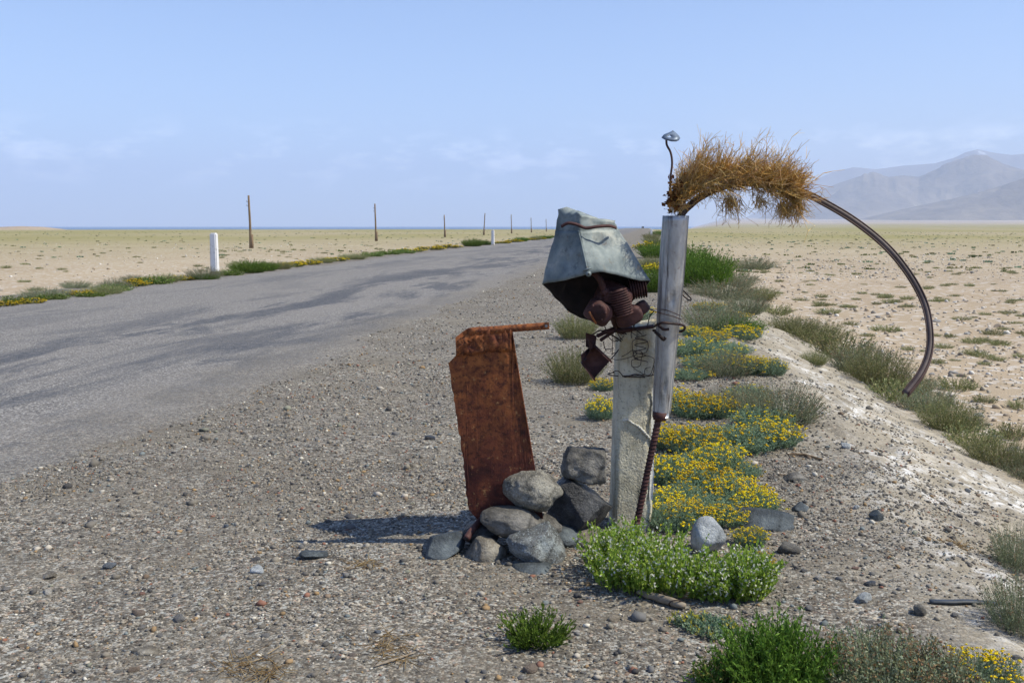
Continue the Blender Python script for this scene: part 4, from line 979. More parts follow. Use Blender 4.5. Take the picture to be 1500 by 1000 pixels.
def dried_shrub():
    root = empty('dried_shrub', P(990, 300, DT)); tag(root, 'dry brown tumbleweed shrub draped over the arc at the pole top', 'dry shrub')
    dS = DT - .01
    spine = catmull([P(985, 308, dS), P(992, 288, dS), P(1010, 274, dS), P(1050, 266, dS), P(1100, 268, dS), P(1145, 279, dS), P(1164, 293, dS)], 10)
    mb = MB(); tube(mb, spine, np.linspace(.011, .003, len(spine)), 7); child(mb, 'main_stem', M['twig'], root, False, True)
    mb = MB(); n = 2000; s = rng.random(n)**.9*.97; ip = s*(len(spine)-1); i0 = ip.astype(int); st = spine[i0] + (spine[np.minimum(i0+1, len(spine)-1)]-spine[i0])*(ip-i0)[:, None]
    up_amt = np.interp(s, [0, .15, .35, .6, .85, 1], [.04, .05, .075, .085, .066, .045]); dn_amt = np.interp(s, [0, .15, .3, .45, .6, .8, 1], [.02, .03, .04, .10, .06, .09, .10])
    th = rng.normal(.15, 1.35, n)          # angle round the spine, mostly upwards
    dn = np.abs(th) > 1.45
    radial = np.cos(th)[:, None]*np.array([0, 0, 1.]) + np.sin(th)[:, None]*(-FWD)*.75
    along = RGT*rng.uniform(.15, 1.0, n)[:, None]
    dirs = radial + along + rng.normal(0, .22, (n, 3)); L = np.where(dn, dn_amt, up_amt)*rng.uniform(.55, 1.12, n)*np.clip(1.0 + .75*vn(s*60, th*4, 3.2, 91) + .3*vn(s*60, th*4, 1.1, 92), .35, 1.6)
    # hanging wisps
    pal = np.array([(.68, .42, .13), (.74, .51, .20), (.54, .28, .075), (.80, .60, .28), (.58, .37, .20), (.66, .47, .26)])
    C = pal[rng.integers(0, 6, n)]*rng.uniform(.7, 1.2, (n, 1))
    bend = np.array([0, 0, .25])+rng.normal(0, .22, (n, 3))
    Pt = twigs(mb, st + rng.normal(0, .008, (n, 3)), dirs, L, bend, .0016, .0008, C)
    # side twigs
    for lev, cnt in ((0, 3), (1, 2), (2, 2)):
        src = Pt[:, 1+lev] if lev < 2 else Pt[:, 3]
        for q in range(cnt):
            d2 = dirs/np.linalg.norm(dirs, axis=1)[:, None] + rng.normal(0, .55, (n, 3)) + np.array([0, 0, .25])
            twigs(mb, src, d2, L*rng.uniform(.18, .42, n)+.008, rng.normal(0, .3, (n, 3)), .0011, .0006, C*rng.uniform(.8, 1.2, (n, 1)), 2)
    # wisps that hang from the underside
    for px, py, m_, ln in ((1072, 290, 90, .075), (1150, 300, 110, .06), (1165, 298, 90, .06), (1115, 292, 60, .04)):
        c_ = np.array(P(px, py, dS)); st2 = c_ + RGT*rng.normal(0, .018, m_)[:, None] + FWD*rng.normal(0, .02, m_)[:, None] + np.array([0, 0, 1.])*rng.normal(0, .01, m_)[:, None]
        d2 = np.array([0, 0, -1.]) + RGT*rng.normal(.15, .45, m_)[:, None] + FWD*rng.normal(0, .3, m_)[:, None]
        Pw = twigs(mb, st2, d2, ln*rng.uniform(.4, 1, m_), rng.normal(0, .35, (m_, 3)), .0014, .0007, pal[rng.integers(0, 6, m_)]*.85)
        for q in range(3): twigs(mb, Pw[:, 1+q], d2 + rng.normal(0, .7, (m_, 3)), ln*.3*rng.uniform(.4, 1, m_), rng.normal(0, .3, (m_, 3)), .001, .0006, pal[rng.integers(0, 6, m_)]*.85, 2)
    child(mb, 'twigs', M['twig'], root, False, True)['kind'] = 'stuff'
    # brown curled leaves at the root end
    mb = MB(); n = 170; c_ = np.array(P(988, 287, dS-.01)); pos = c_ + RGT*rng.normal(0, .017, n)[:, None] + np.array([0, 0, 1.])*rng.normal(0, .026, n)[:, None] + FWD*rng.normal(-.01, .015, n)[:, None]
    d_ = rng.normal(0, 1, (n, 3)); d_ /= np.linalg.norm(d_, axis=1)[:, None]; e_ = np.cross(d_, rng.normal(0, 1, (n, 3))); e_ /= np.linalg.norm(e_, axis=1)[:, None]
    l_ = rng.uniform(.012, .028, (n, 1)); V = np.stack([pos, pos+l_*.5*d_+l_*.35*e_, pos+l_*d_, pos+l_*.5*d_-l_*.35*e_+np.cross(d_, e_)*l_*.3], 1).reshape(-1, 3)
    mb.add(V, Q=(np.arange(n)*4)[:, None]+np.arange(4)[None], C=np.repeat(np.array([(.20, .085, .02), (.28, .14, .035), (.13, .05, .02)])[rng.integers(0, 3, n)], 4, 0)); child(mb, 'curled_leaves', M['twig'], root, False, True)
dried_shrub()
# little steel flower on a bent rod
fl = empty('metal_flower', P(984, 306, DT)); tag(fl, 'small blue steel disc with a hole on a bent rod above the pole', 'ornament')
mb = MB(); tube(mb, catmull([P(984, 312, DT), P(982, 285, DT), P(982, 262, DT), P(984.5, 240, DT), P(982.5, 224, DT), P(977, 213, DT), P(976, 205, DT)], 6), .0042, 8); child(mb, 'stem', M['brown_steel'], fl, True)
mb = MB(); cx_, cy_ = 983.5, 200; ol = [(-14.5, 1.5), (-11, -3), (-6, -5), (-1, -7), (2, -9), (6, -6), (10.5, -2), (13, 2), (11.5, 5), (7, 7), (0, 7), (-7, 5.5), (-11, 4)]
nO = len(ol); Vt = [P(cx_+x*.0-4, cy_-.5, DT-.012)]
for f_, dz in ((.25, -.010), (.62, -.006), (1, 0)):
    for i, (x, y) in enumerate(ol): Vt.append(P(cx_+x*f_-4*(1-f_), cy_+y*f_-.5*(1-f_), DT + dz + .025*(-y)/8*f_))
Q = [(1+r*nO+i, 1+r*nO+(i+1) % nO, 1+(r+1)*nO+(i+1) % nO, 1+(r+1)*nO+i) for r in (1, 0) for i in range(nO)]
mb.add(Vt, Q=Q); dsc = child(mb, 'disc', M['bluesteel'], fl, True); s = dsc.modifiers.new('thickness', 'SOLIDIFY'); s.thickness = .0028

# ------------------------------------------------------------------ plants
def quads(mb, pos, d, w_, l_, C, curl=.15):
    """diamond leaves: pos (n,3), direction d, half width w_, length l_"""
    n = len(pos); d = d/np.linalg.norm(d, axis=1)[:, None]
    e_ = np.cross(d, rng.normal(0, 1, (n, 3))); e_ /= np.linalg.norm(e_, axis=1)[:, None]; nn = np.cross(d, e_)
    l_ = l_[:, None]; w_ = w_[:, None]
    V = np.stack([pos, pos+.45*l_*d+w_*e_, pos+l_*d-nn*l_*curl, pos+.45*l_*d-w_*e_], 1).reshape(-1, 3)
    mb.add(V, Q=(np.arange(n)*4)[:, None]+np.arange(4)[None], C=np.repeat(C, 4, 0))
def heads(mb, pos, r, C, nrm=None, sides=6):
    """small domed flower buttons"""
    n = len(pos); up_ = np.array([0, 0, 1.]) + rng.normal(0, .25, (n, 3)) + (nrm if nrm is not None else 0); up_ /= np.linalg.norm(up_, axis=1)[:, None]
    s_ = np.cross(up_, np.array([.9, .1, .2])); s_ /= np.linalg.norm(s_, axis=1)[:, None]; t_ = np.cross(up_, s_)
    a_ = np.arange(sides)*2*math.pi/sides; r = r[:, None, None]
    ring_ = pos[:, None] + r*(np.cos(a_)[None, :, None]*s_[:, None] + np.sin(a_)[None, :, None]*t_[:, None])
    V = np.concatenate([pos[:, None]+up_[:, None]*r*.55, ring_, pos[:, None]-up_[:, None]*r*.5], 1); k = sides+2
    T = [(0, 1+i, 1+(i+1) % sides) for i in range(sides)] + [(k-1, 1+(i+1) % sides, 1+i) for i in range(sides)]
    mb.add(V.reshape(-1, 3), T=(np.arange(n)[:, None, None]*k+np.array(T)[None]).reshape(-1, 3), C=np.repeat(C, k, 0))
def pick(pal, n, lo=.78, hi=1.22):
    pal = np.array(pal); return pal[rng.integers(0, len(pal), n)]*rng.uniform(lo, hi, (n, 1))
GREYGREEN = [(.17, .245, .14), (.20, .28, .17), (.26, .325, .22), (.17, .265, .18), (.22, .31, .21)]
OLIVE = [(.21, .24, .09), (.265, .28, .115), (.32, .315, .155), (.18, .22, .09), (.38, .335, .175)]
GREEN = [(.09, .17, .022), (.125, .215, .028), (.165, .265, .038), (.095, .155, .028)]
LIME = [(.22, .33, .045), (.28, .39, .06), (.16, .26, .04), (.36, .44, .08)]
SAGE = [(.245, .265, .165), (.21, .24, .145), (.285, .295, .195), (.19, .23, .13)]
YEL = [(.90, .68, .010), (.93, .74, .015), (.88, .60, .008), (.93, .78, .03)]
GREYGREEN, LIME, SAGE = [[tuple(min(.62, k*1.18) for k in c_) for c_ in p_] for p_ in (GREYGREEN, LIME, SAGE)]
def plant(nst, R, H, spread, leafn, ll, lw, pal, flowers=None, stem_r=.0012, up=.5, straight=.25, tall_var=.35, stem_pal=None, fdens=.6):
    """returns dict part -> MB, built round the origin: R base radius, H height, spread = outward lean"""
    a_ = rng.uniform(0, 6.283, nst); q = np.sqrt(rng.random(nst)); b = np.stack([np.cos(a_)*q*R*.55, np.sin(a_)*q*R*.55, -.01*np.ones(nst)], 1)
    out = np.stack([np.cos(a_)*q, np.sin(a_)*q, np.zeros(nst)], 1)
    d = out*spread + np.array([0, 0, 1.]) + rng.normal(0, straight, (nst, 3)); d /= np.linalg.norm(d, axis=1)[:, None]
    L = H*(1-tall_var*rng.random(nst))*(1.03-.30*q**2)
    fol = MB(); Cst = pick(stem_pal or pal, nst, .7, 1.05); bend = out*.12 + rng.normal(0, .06, (nst, 3))
    Pt = twigs(fol, b, d, L, bend, stem_r, stem_r*.6, Cst)
    for k in range(leafn):
        t = rng.uniform(.12, 1.0, nst); ps = b + d*(L*t)[:, None] + bend*(L*t**2)[:, None]
        ld = d*up + rng.normal(0, .55, (nst, 3)) + np.array([0, 0, .12]); n_ = nst
        quads(fol, ps, ld, lw*rng.uniform(.7, 1.2, n_), ll*rng.uniform(.6, 1.25, n_)*(1.1-.4*t), pick(pal, n_))
    parts = {'foliage': (fol, 'leaf')}
    tips = Pt[:, -1]
    if flowers == 'yellow':
        k = rng.random(nst) < fdens; tp = tips[k]; fm = MB()
        for c_ in range(4):
            n_ = len(tp); heads(fm, tp + rng.normal(0, .011, (n_, 3))*np.array([1, 1, .45])+np.array([0, 0, .006]), rng.uniform(.0075, .0125, n_), pick(YEL, n_, .85, 1.1))
        parts['flowers'] = (fm, 'petal')
    elif flowers == 'white':
        fm = MB()
        for c_ in range(6):
            t = rng.uniform(.55, .97, nst); ps = b + d*(L*t)[:, None] + bend*(L*t**2)[:, None] + rng.normal(0, .006, (nst, 3)); k = rng.random(nst) < .7
            quads(fm, ps[k], rng.normal(0, 1, (k.sum(), 3))+np.array([0, 0, .1]), .0036*np.ones(k.sum()), .0125*np.ones(k.sum()), pick([(.80, .80, .70), (.70, .74, .58), (.86, .86, .80)], k.sum(), .9, 1.05))
        parts['flowers'] = (fm, 'petal')
    elif flowers == 'seed':
        fm = MB(); k = rng.random(nst) < fdens; bb, dd_, LL, be = b[k], d[k], L[k], bend[k]
        for c_ in range(10):
            t = rng.uniform(.72, 1.04, len(bb)); ps = bb + dd_*(LL*t)[:, None] + be*(LL*t**2)[:, None] + rng.normal(0, .003, (len(bb), 3))
            quads(fm, ps, rng.normal(0, 1, (len(bb), 3)), .003*np.ones(len(bb)), .009*np.ones(len(bb)), pick([(.27, .14, .085), (.22, .13, .075), (.32, .20, .11), (.20, .16, .08)], len(bb)))
        parts['seed_heads'] = (fm, 'petal')
    elif flowers == 'bud':
        fm = MB(); k = rng.random(nst) < fdens; tp = tips[k]
        for c_ in range(8): quads(fm, tp+rng.normal(0, .004, tp.shape)-np.array([0, 0, .003*c_]), rng.normal(0, .5, tp.shape)+np.array([0, 0, 1]), .003*np.ones(len(tp)), .012*np.ones(len(tp)), pick([(.55, .47, .06), (.46, .42, .07)], len(tp)))
        parts['flower_spikes'] = (fm, 'petal')
    return parts
def proto(parts): return {k: mb.mesh(k, M[m], False, True) for k, (mb, m) in parts.items()}
def put_plant(name, pr, loc, scale, label, cat, group, rz=None, sz=None):
    root = empty(name, loc, random.uniform(0, 6.28) if rz is None else rz); root.scale = (scale, scale, sz or scale)
    for k, me in pr.items(): link(k, me, root)['kind'] = 'stuff'
    return tag(root, label, cat, group)

# prototypes are built 1 wide (about 0.5 m across); scale fits each to its size in the photograph
PR = {}
def protos(key, n, *a, **k): PR[key] = [proto(plant(*a, **k)) for _ in range(n)]
protos('yellow', 3, 330, .36, .26, .75, 17, .030, .0038, GREYGREEN, 'yellow', fdens=.42, straight=.2)
protos('greygreen', 2, 360, .36, .26, .8, 18, .032, .0038, GREYGREEN, 'yellow', fdens=.10, straight=.25)
protos('sage', 3, 420, .34, .32, .8, 13, .022, .0026, SAGE, 'seed', fdens=.3, straight=.25)
protos('olive', 3, 460, .36, .34, .7, 12, .030, .0026, OLIVE, None, straight=.22)
protos('green', 2, 520, .38, .34, .65, 13, .034, .0036, GREEN, None, straight=.18, up=.9)
protos('tuft', 4, 110, .36, .26, .9, 8, .045, .006, OLIVE, None, straight=.3, stem_r=.003)
protos('far', 3, 120, .36, .28, .8, 8, .06, .010, GREEN+OLIVE[:2], None, straight=.25, stem_r=.004)
protos('far_yellow', 2, 120, .36, .24, .8, 7, .05, .009, [(.13, .15, .04), (.18, .19, .05)], 'yellow', fdens=.8, straight=.25, stem_r=.004)
# the far yellow kind has larger visual clusters
cnt = {}
def bush(kind, px, py, wpx, hpx, label, group, name, cat='plant'):
    """base centre pixel, width and height in pixels"""
    g = G(px, py); d = depth(g); s = d*PXM; W_ = wpx*s; H_ = hpx*s
    i = cnt.get(kind, 0); cnt[kind] = i+1; pr = PR[kind][i % len(PR[kind])]
    sc_ = W_/.52; sz = H_/.30
    g = g + FWD*W_*.18; g[2] = float(gz(g[0], g[1]))
    return put_plant(name, pr, g, sc_, label, cat, group, sz=sz)
YG = 'yellow flowering clumps along the bank'
YLIST = [(985, 602, 60, 44), (1020, 612, 70, 46), (1052, 612, 55, 40), (985, 660, 60, 50), (1020, 668, 80, 52), (1058, 690, 70, 48), (995, 712, 80, 56), (1040, 726, 90, 56), (1085, 740, 80, 52), (1112, 752, 60, 44), (972, 752, 66, 46), (1010, 768, 70, 44), (1065, 770, 60, 36), (1135, 655, 76, 50)]
for i, (x, y, a_, b_) in enumerate(YLIST): bush('yellow', x, y, a_, b_, 'golden yellow flower clump with grey green leaves in the dense patch behind the post', 'yellow clumps in the dense patch', 'yellow_flower_clump', 'flowers')
for x, y, a_, b_, lab in [(1097, 548, 52, 34, 'bright yellow flower clump at the edge of the salt crusted bank'), (1112, 542, 44, 24, 'low yellow flower clump beside the grey clump on the bank'), (1088, 498, 60, 26, 'yellow flower clump in front of the light grey boulder'), (1045, 503, 46, 22, 'yellow flower clump between sage bushes behind the tube'), (1020, 492, 40, 18, 'small yellow flower clump close behind the tube'), (1075, 470, 46, 16, 'yellow flower clump beyond the light grey boulder'), (1040, 455, 44, 16, 'far yellow flower clump below the lush green bush'),
                          (884, 572, 36, 24, 'small yellow flower clump left of the post shaft'), (880, 614, 44, 42, 'grey leaved yellow flower clump close to the post side'), (1100, 800, 50, 34, 'yellow flowers between the pale stone and the slate slab'), (1112, 842, 44, 44, 'yellow flowers rising behind the white flowered plant'), (1452, 1012, 110, 66, 'yellow button flower plant beside the brown seeded sage'), (925, 470, 60, 28, 'yellow flower clump seen through the wires above the post')]:
    bush('yellow', x, y, a_, b_, lab, None, 'yellow_flower_clump', 'flowers')
for x, y, a_, b_ in [(1090, 662, 110, 46), (1120, 630, 80, 44), (1020, 690, 60, 36), (980, 700, 60, 44), (985, 776, 80, 48), (1130, 550, 46, 34), (1060, 532, 50, 24), (1010, 522, 70, 40), (1010, 556, 60, 20), (1030, 655, 70, 44), (1065, 655, 70, 40), (1050, 760, 90, 40), (1005, 742, 70, 44), (1090, 700, 50, 30), (1070, 520, 60, 26), (1030, 540, 56, 26), (1100, 585, 60, 26)]:
    bush('greygreen', x, y, a_, b_, 'silvery green feathery clump with few yellow flowers on the bank', 'silvery green clumps on the bank', 'silver_leaved_clump')
for x, y, a_, b_, lab in [(1150, 622, 110, 66, 'brownish sage bush at the outer edge of the flower patch'), (1085, 606, 90, 46, 'sage bush in the middle of the flower patch'), (1050, 486, 84, 52, 'grey sage bush close behind the metal tube'), (1060, 440, 90, 34, 'pale sage bush below the lush green bush'), (1095, 462, 56, 36, 'sage bush beside the light grey boulder'), (1070, 552, 80, 42, 'sage bush left of the bright yellow clump'),
                          (1492, 838, 66, 76, 'grey sage bush on the bank at its bare clay foot'), (1500, 930, 90, 100, 'tall grey sage bush beyond the black rubber strip'), (1105, 395, 60, 20, 'distant sage bush on top of the bank')]:
    bush('sage', x, y, a_, b_, lab, None, 'sage_bush', 'bush')
for x, y, a_, b_, lab in [(842, 562, 74, 56, 'olive green bush on the gravel left of the post'), (845, 496, 56, 38, 'olive brown bush under the metal shade'), (1065, 470, 30, 20, 'small olive bush near the yellow clumps')]:
    bush('olive', x, y, a_, b_, lab, None, 'olive_bush', 'bush')
for x, y, a_, b_, lab in [(1030, 424, 80, 56, 'lush green bush just right of the metal tube'), (1010, 398, 60, 40, 'lush green bush partly behind the metal tube'), (958, 428, 44, 38, 'lush green bush in the gap between shade and tube'), (1048, 420, 44, 26, 'low lush green bush at the end of the green patch'), (1080, 492, 70, 28, 'dark green bush behind the yellow flower clump')]:
    bush('green', x, y, a_, b_, lab, None, 'green_bush', 'bush')
for i, (x, y, a_, b_) in enumerate([(953, 392, 30, 18), (962, 378, 44, 24), (950, 366, 36, 16), (960, 358, 30, 14), (955, 350, 24, 9), (964, 345, 20, 7), (962, 400, 40, 20), (975, 372, 36, 18)]):
    bush(['olive', 'green', 'far_yellow', 'olive'][i % 4], x, y, a_, b_, 'distant verge bush in the row running on behind the tube', 'verge bushes beyond the tube', 'verge_bush', 'bush')
# grass bushes along the foot of the bank
TOE = [(1052, 398, 60, 26), (1080, 420, 70, 32), (1110, 440, 60, 26), (1135, 462, 56, 30), (1165, 490, 60, 36), (1180, 476, 40, 18), (1200, 506, 80, 44), (1235, 528, 90, 50), (1228, 500, 70, 30), (1265, 548, 80, 50), (1290, 572, 80, 56), (1315, 590, 70, 44), (1272, 520, 60, 26), (1362, 606, 70, 54), (1395, 632, 80, 60), (1432, 658, 80, 58), (1470, 684, 80, 56), (1505, 706, 70, 52), (1340, 575, 56, 34), (1385, 600, 60, 34), (1195, 535, 40, 22), (1420, 630, 50, 30)]
for i, (x, y, a_, b_) in enumerate(TOE):
    if i in (5, 8, 12, 19): continue
    kd = ('olive', 'sage', 'olive', 'tuft')[i % 4]; lab = {'olive': 'olive green grassy bush in the row along the foot of the bank', 'sage': 'grey green seeded bush in the row along the foot of the bank', 'tuft': 'loose broad bladed tuft in the row along the foot of the bank'}[kd]
    bush(kd, x, y, a_*random.uniform(.8, 1.1), b_*random.uniform(.75, 1.1), lab, kd + ' bushes along the bank foot', 'grassy_bush', 'bush')
for x, y, a_, b_, lab in [(1406, 572, 54, 28, 'round green tuft alone on the plain beyond the arc'), (1446, 590, 34, 16, 'small grey tuft on the plain near the round green one'), (1492, 642, 60, 30, 'wide green tuft on the plain beside the bank foot'), (1500, 600, 40, 20, 'dry green tuft on the plain above the wide green one'), (1300, 486, 40, 14, 'flat yellowish tuft on the plain inside the arc'), (1215, 460, 36, 12, 'flat dry tuft on the plain among white stones'), (1372, 533, 26, 11, 'small olive tuft just outside the lower arc')]:
    bush('tuft', x, y, a_, b_, lab, None, 'plain_tuft', 'tuft')

# white flowered plant, the big bright one at the foot of the post
def white_plant():
    c0, c1 = G(870, 842), G(1130, 872)
    root = empty('white_flowered_plant', (c0+c1)/2); tag(root, 'bright green plant with upright spikes of small white flowers before the post', 'plant')
    A_ = {}
    fol, flo = MB(), MB()
    for i, (x, y, w_, h_) in enumerate([(884, 838, 66, 66), (905, 858, 70, 66), (925, 826, 70, 62), (945, 866, 76, 74), (965, 838, 70, 64), (990, 866, 76, 80), (1010, 846, 60, 36), (1035, 872, 76, 54), (1068, 874, 76, 70), (1066, 850, 54, 34), (1096, 874, 64, 70), (1112, 868, 40, 62), (1092, 852, 50, 50), (900, 818, 50, 44)]):
        g = G(x, y); s = depth(g)*PXM
        p_ = plant(64, w_*s*.62, h_*s*1.3, .30, 26, .019, .0042, LIME if i % 3 else LIME+GREEN[2:3], 'white', straight=.11, up=1.1, tall_var=.55, stem_r=.0014)
        for k, tgt in (('foliage', fol), ('flowers', flo)):
            mb = p_[k][0]
            for V in mb.V: V += (g - np.array(root.location))
            off = tgt.n; tgt.V += mb.V; tgt.C += mb.C; tgt.T += [t+off for t in mb.T]; tgt.Q += [q+off for q in mb.Q]; tgt.n += mb.n
    fol.build('foliage', M['leaf'], root, False, True); flo.build('flowers', M['petal'], root, False, True)
white_plant()
# foreground plants, one of a kind
def single(name, label, cat, px, py, wpx, hpx, *a, **k):
    g = G(px, py); s = depth(g)*PXM; W_ = wpx*s; H_ = hpx*s
    p_ = plant(a[0], W_*.62, H_, *a[1:], **k); return put_plant(name, proto(p_), g, 1, label, cat, None)
single('green_bush', 'large fresh green feathery bush on the gravel by the brown seeded sage', 'bush', 1135, 1018, 150, 130, 420, .45, 26, .022, .0028, GREEN, None, straight=.14, up=.9)
single('green_tuft', 'dark green spiky tuft alone on bare gravel before the stone heap', 'tuft', 785, 940, 88, 62, 130, .95, 16, .024, .0026, GREEN, None, straight=.16, up=1.3, tall_var=.6)
single('green_bush', 'yellowing low part bush with lilac flecks beside the fresh green bush', 'bush', 1060, 1014, 70, 66, 200, .6, 18, .02, .0028, GREEN+[(.20, .20, .05), (.26, .20, .07)], None, straight=.2)
single('sage_bush', 'brown seeded sage bush between the green bush and yellow flowers', 'bush', 1290, 1026, 190, 118, 520, .45, 20, .016, .0024, SAGE, 'seed', straight=.16, fdens=.38)
single('sage_bush', 'smaller seeded sage bush next to the yellow button flowers', 'bush', 1375, 1030, 110, 92, 260, .5, 18, .016, .0024, SAGE, 'seed', straight=.18, fdens=.4)
single('budding_herb', 'low grey herb with upright yellow bud spikes by the wood stick', 'plant', 1042, 922, 84, 26, 120, 1.0, 14, .015, .0032, GREYGREEN, 'bud', straight=.3, fdens=.18)
single('budding_herb', 'tiny herb with yellow bud spikes at the stick end', 'plant', 1003, 914, 30, 24, 36, .6, 10, .013, .003, GREYGREEN, 'bud', straight=.2, fdens=.4)

# left verge of the road
LV = [('far', 18, 446, 40, 18), ('sage', 62, 438, 60, 22), ('far_yellow', 40, 446, 40, 14), ('far_yellow', 112, 434, 44, 14), ('far', 75, 440, 40, 14), ('olive', 150, 432, 50, 18), ('far', 130, 436, 40, 12), ('sage', 108, 422, 40, 14), ('far', 165, 428, 40, 16), ('sage', 165, 425, 40, 22), ('far_yellow', 192, 420, 44, 14), ('far', 225, 417, 44, 18), ('olive', 240, 414, 40, 16), ('far_yellow', 205, 416, 36, 14), ('sage', 195, 412, 36, 12), ('far_yellow', 262, 411, 34, 12), ('sage', 296, 410, 46, 24), ('green', 300, 410, 34, 10), ('far', 335, 404, 34, 14), ('green', 362, 400, 50, 22), ('green', 385, 397, 36, 16), ('olive', 408, 394, 36, 14), ('far_yellow', 425, 391, 40, 12), ('far_yellow', 448, 388, 40, 11), ('olive', 470, 385, 36, 10), ('far_yellow', 490, 383, 36, 10), ('olive', 517, 380, 40, 11), ('far', 545, 376, 30, 10), ('far', 570, 373, 34, 9), ('far_yellow', 600, 369, 40, 8), ('far', 590, 371, 34, 9), ('far_yellow', 630, 366, 40, 8), ('far_yellow', 655, 363, 36, 8), ('green', 692, 361, 28, 13), ('green', 710, 359, 20, 8), ('far_yellow', 735, 357, 26, 6), ('far_yellow', 752, 355, 24, 7), ('green', 763, 354, 20, 8), ('far_yellow', 776, 352, 20, 5), ('olive', 784, 352, 16, 8), ('green', 798, 350, 20, 6), ('far_yellow', 790, 351, 20, 5), ('far', 815, 348, 20, 5), ('far_yellow', 0, 450, 40, 14)]
NM = {'far': ('green verge bush with small leaves on the far roadside', 'green_bush', 'bush'), 'far_yellow': ('yellow flowering clump on the far roadside verge', 'yellow_flower_clump', 'flowers'), 'sage': ('grey sage bush on the far roadside verge', 'sage_bush', 'bush'), 'olive': ('olive bush on the far roadside verge', 'olive_bush', 'bush'), 'green': ('bright green dense bush on the far roadside verge', 'green_bush', 'bush')}
for kind, x, y, a_, b_ in LV:
    bush(kind, x, y, a_, b_*.88, NM[kind][0], NM[kind][0].split(' on ')[0] + ' row', NM[kind][1], NM[kind][2])

# tufts on the plains: the nearest as things, the rest as one mass
def tuft_pts(n, f0, f1, side, pw):
    out = []
    while len(out) < n:
        f = f0 + (f1-f0)*random.random()**pw; r = random.uniform(-.57, .57)*f; u, v = FWD[0]*f + RGT[0]*r, FWD[1]*f + RGT[1]*r
        if side > 0 and u < 3.6 or side < 0 and u > -13.5: continue
        if float(vn(u, v, 9, 55)) + .6*float(vn(u, v, 2.5, 56)) < random.uniform(-.9, .7): continue
        out.append((u, v))
    return out
for side, n, f0, f1, lab, grp in ((1, 150, 6, 46, 'dry olive tuft dotted over the stony plain right of the bank', 'tufts on the plain below the bank'), (-1, 110, 26, 100, 'small green tuft dotted over the sandy plain across the road', 'tufts on the plain across the road')):
    for i, (u, v) in enumerate(tuft_pts(n, f0, f1, side, 1.25)):
        k_ = random.uniform(.28, .75)*(1 if side > 0 else 1.25); put_plant('plain_tuft', PR['tuft'][i % 4], (u, v, float(gz(u, v))), k_, lab, 'tuft', grp, sz=k_*random.uniform(.4, .75))
# far mass of tufts
mb = MB()
for side, n, f0, f1 in ((1, 900, 40, 330), (-1, 800, 60, 420)):
    pts = np.array(tuft_pts(n, f0, f1, side, 1.0)); k = 12
    z = gz(pts[:, 0], pts[:, 1]); R_ = rng.uniform(.12, .34, n)
    c_ = np.repeat(np.stack([pts[:, 0], pts[:, 1], z], 1), k, 0); a_ = rng.uniform(0, 6.28, n*k); q = rng.random(n*k); RR = np.repeat(R_, k)
    pos = c_ + np.stack([np.cos(a_)*q*RR*.6, np.sin(a_)*q*RR*.6, -.02+0*a_], 1); d_ = np.stack([np.cos(a_)*q*.8, np.sin(a_)*q*.8, np.ones(n*k)], 1)
    quads(mb, pos, d_, RR*.2, RR*.45, np.repeat(pick(OLIVE+GREYGREEN+[(.09, .13, .04)], n), k, 0)*rng.uniform(.8, 1.2, (n*k, 1)))
o = mb.build('far_tufts', M['leaf'], None, False, True); tag(o, 'countless small tufts greening the far plain', 'tufts', kind='stuff')
# dry straw on the gravel
mb = MB(); n = 260; src = []
for px, py, m_ in ((565, 945, 40), (585, 965, 30), (390, 985, 60), (350, 975, 40), (530, 830, 40), (1400, 800, 50)):
    g = G(px, py); src.append(g + np.stack([rng.normal(0, .035, m_), rng.normal(0, .035, m_), np.zeros(m_)], 1))
st_ = np.concatenate(src); st_[:, 2] = gz(st_[:, 0], st_[:, 1])+.006; n = len(st_)
twigs(mb, st_, np.stack([rng.normal(0, 1, n), rng.normal(0, 1, n), rng.normal(.08, .12, n)], 1), rng.uniform(.02, .07, n), rng.normal(0, .12, (n, 3))*np.array([1, 1, .3]), .0014, .0008, pick([(.36, .25, .11), (.43, .32, .17), (.28, .18, .08)], n))
tag(mb.build('dry_straw', M['twig'], None, False, True), 'wisps of dry straw scattered on the gravel', 'straw', kind='stuff')

# ------------------------------------------------------------------ sticks and scraps
def stick(name, pts, r, mat, label, cat, parts=None):
    root = empty(name, pts[0]); tag(root, label, cat); mb = MB(); p_ = catmull(pts, 6); tube(mb, p_, r if np.isscalar(r) else np.interp(np.linspace(0, 1, len(p_)), np.linspace(0, 1, len(r)), r), 9)
    V = mb.V[0]; V += np.array([[.003*mnoise.noise(Vector(v*40)) for _ in range(1)]*3 for v in V]); child(mb, 'wood', mat, root, True); return root
def lift(p, h): p = np.array(p); p[2] += h; return p
w_ = stick('wood_stick', [lift(G(935, 872), .014), lift(G(960, 880), .014), lift(G(985, 888), .016), lift(G(1003, 893), .012)], [.010, .014, .015, .009], M['drift'], 'short grey wood stick with a wire loop lying before the white flowered plant', 'stick')
mb = MB(); c_ = lift(G(990, 890), .014); tube(mb, np.array([c_+.024*(math.cos(t)*(RGT*.95)+math.sin(t)*np.array([0, -.5, .7])) for t in np.linspace(0, 6.283, 26)]), .002, 6); child(mb, 'wire_loop', M['wire'], w_, True)
stick('twig', [lift(G(1152, 667), .008), lift(G(1178, 669), .012), lift(G(1204, 675), .008)], [.005, .008, .006], M['wood'], 'brown twig lying on the bank beside the flower patch', 'twig')
stick('twig', [lift(G(1140, 696), .006), lift(G(1165, 700), .007)], [.004, .004], M['wood'], 'thin twig beside the flat brown grey stone', 'twig')
stick('twig', [lift(G(548, 978), .005), lift(G(575, 970), .008), lift(G(608, 958), .006)], [.003, .004, .002], M['drift'], 'pale bent straw stalk on the bare gravel', 'twig')
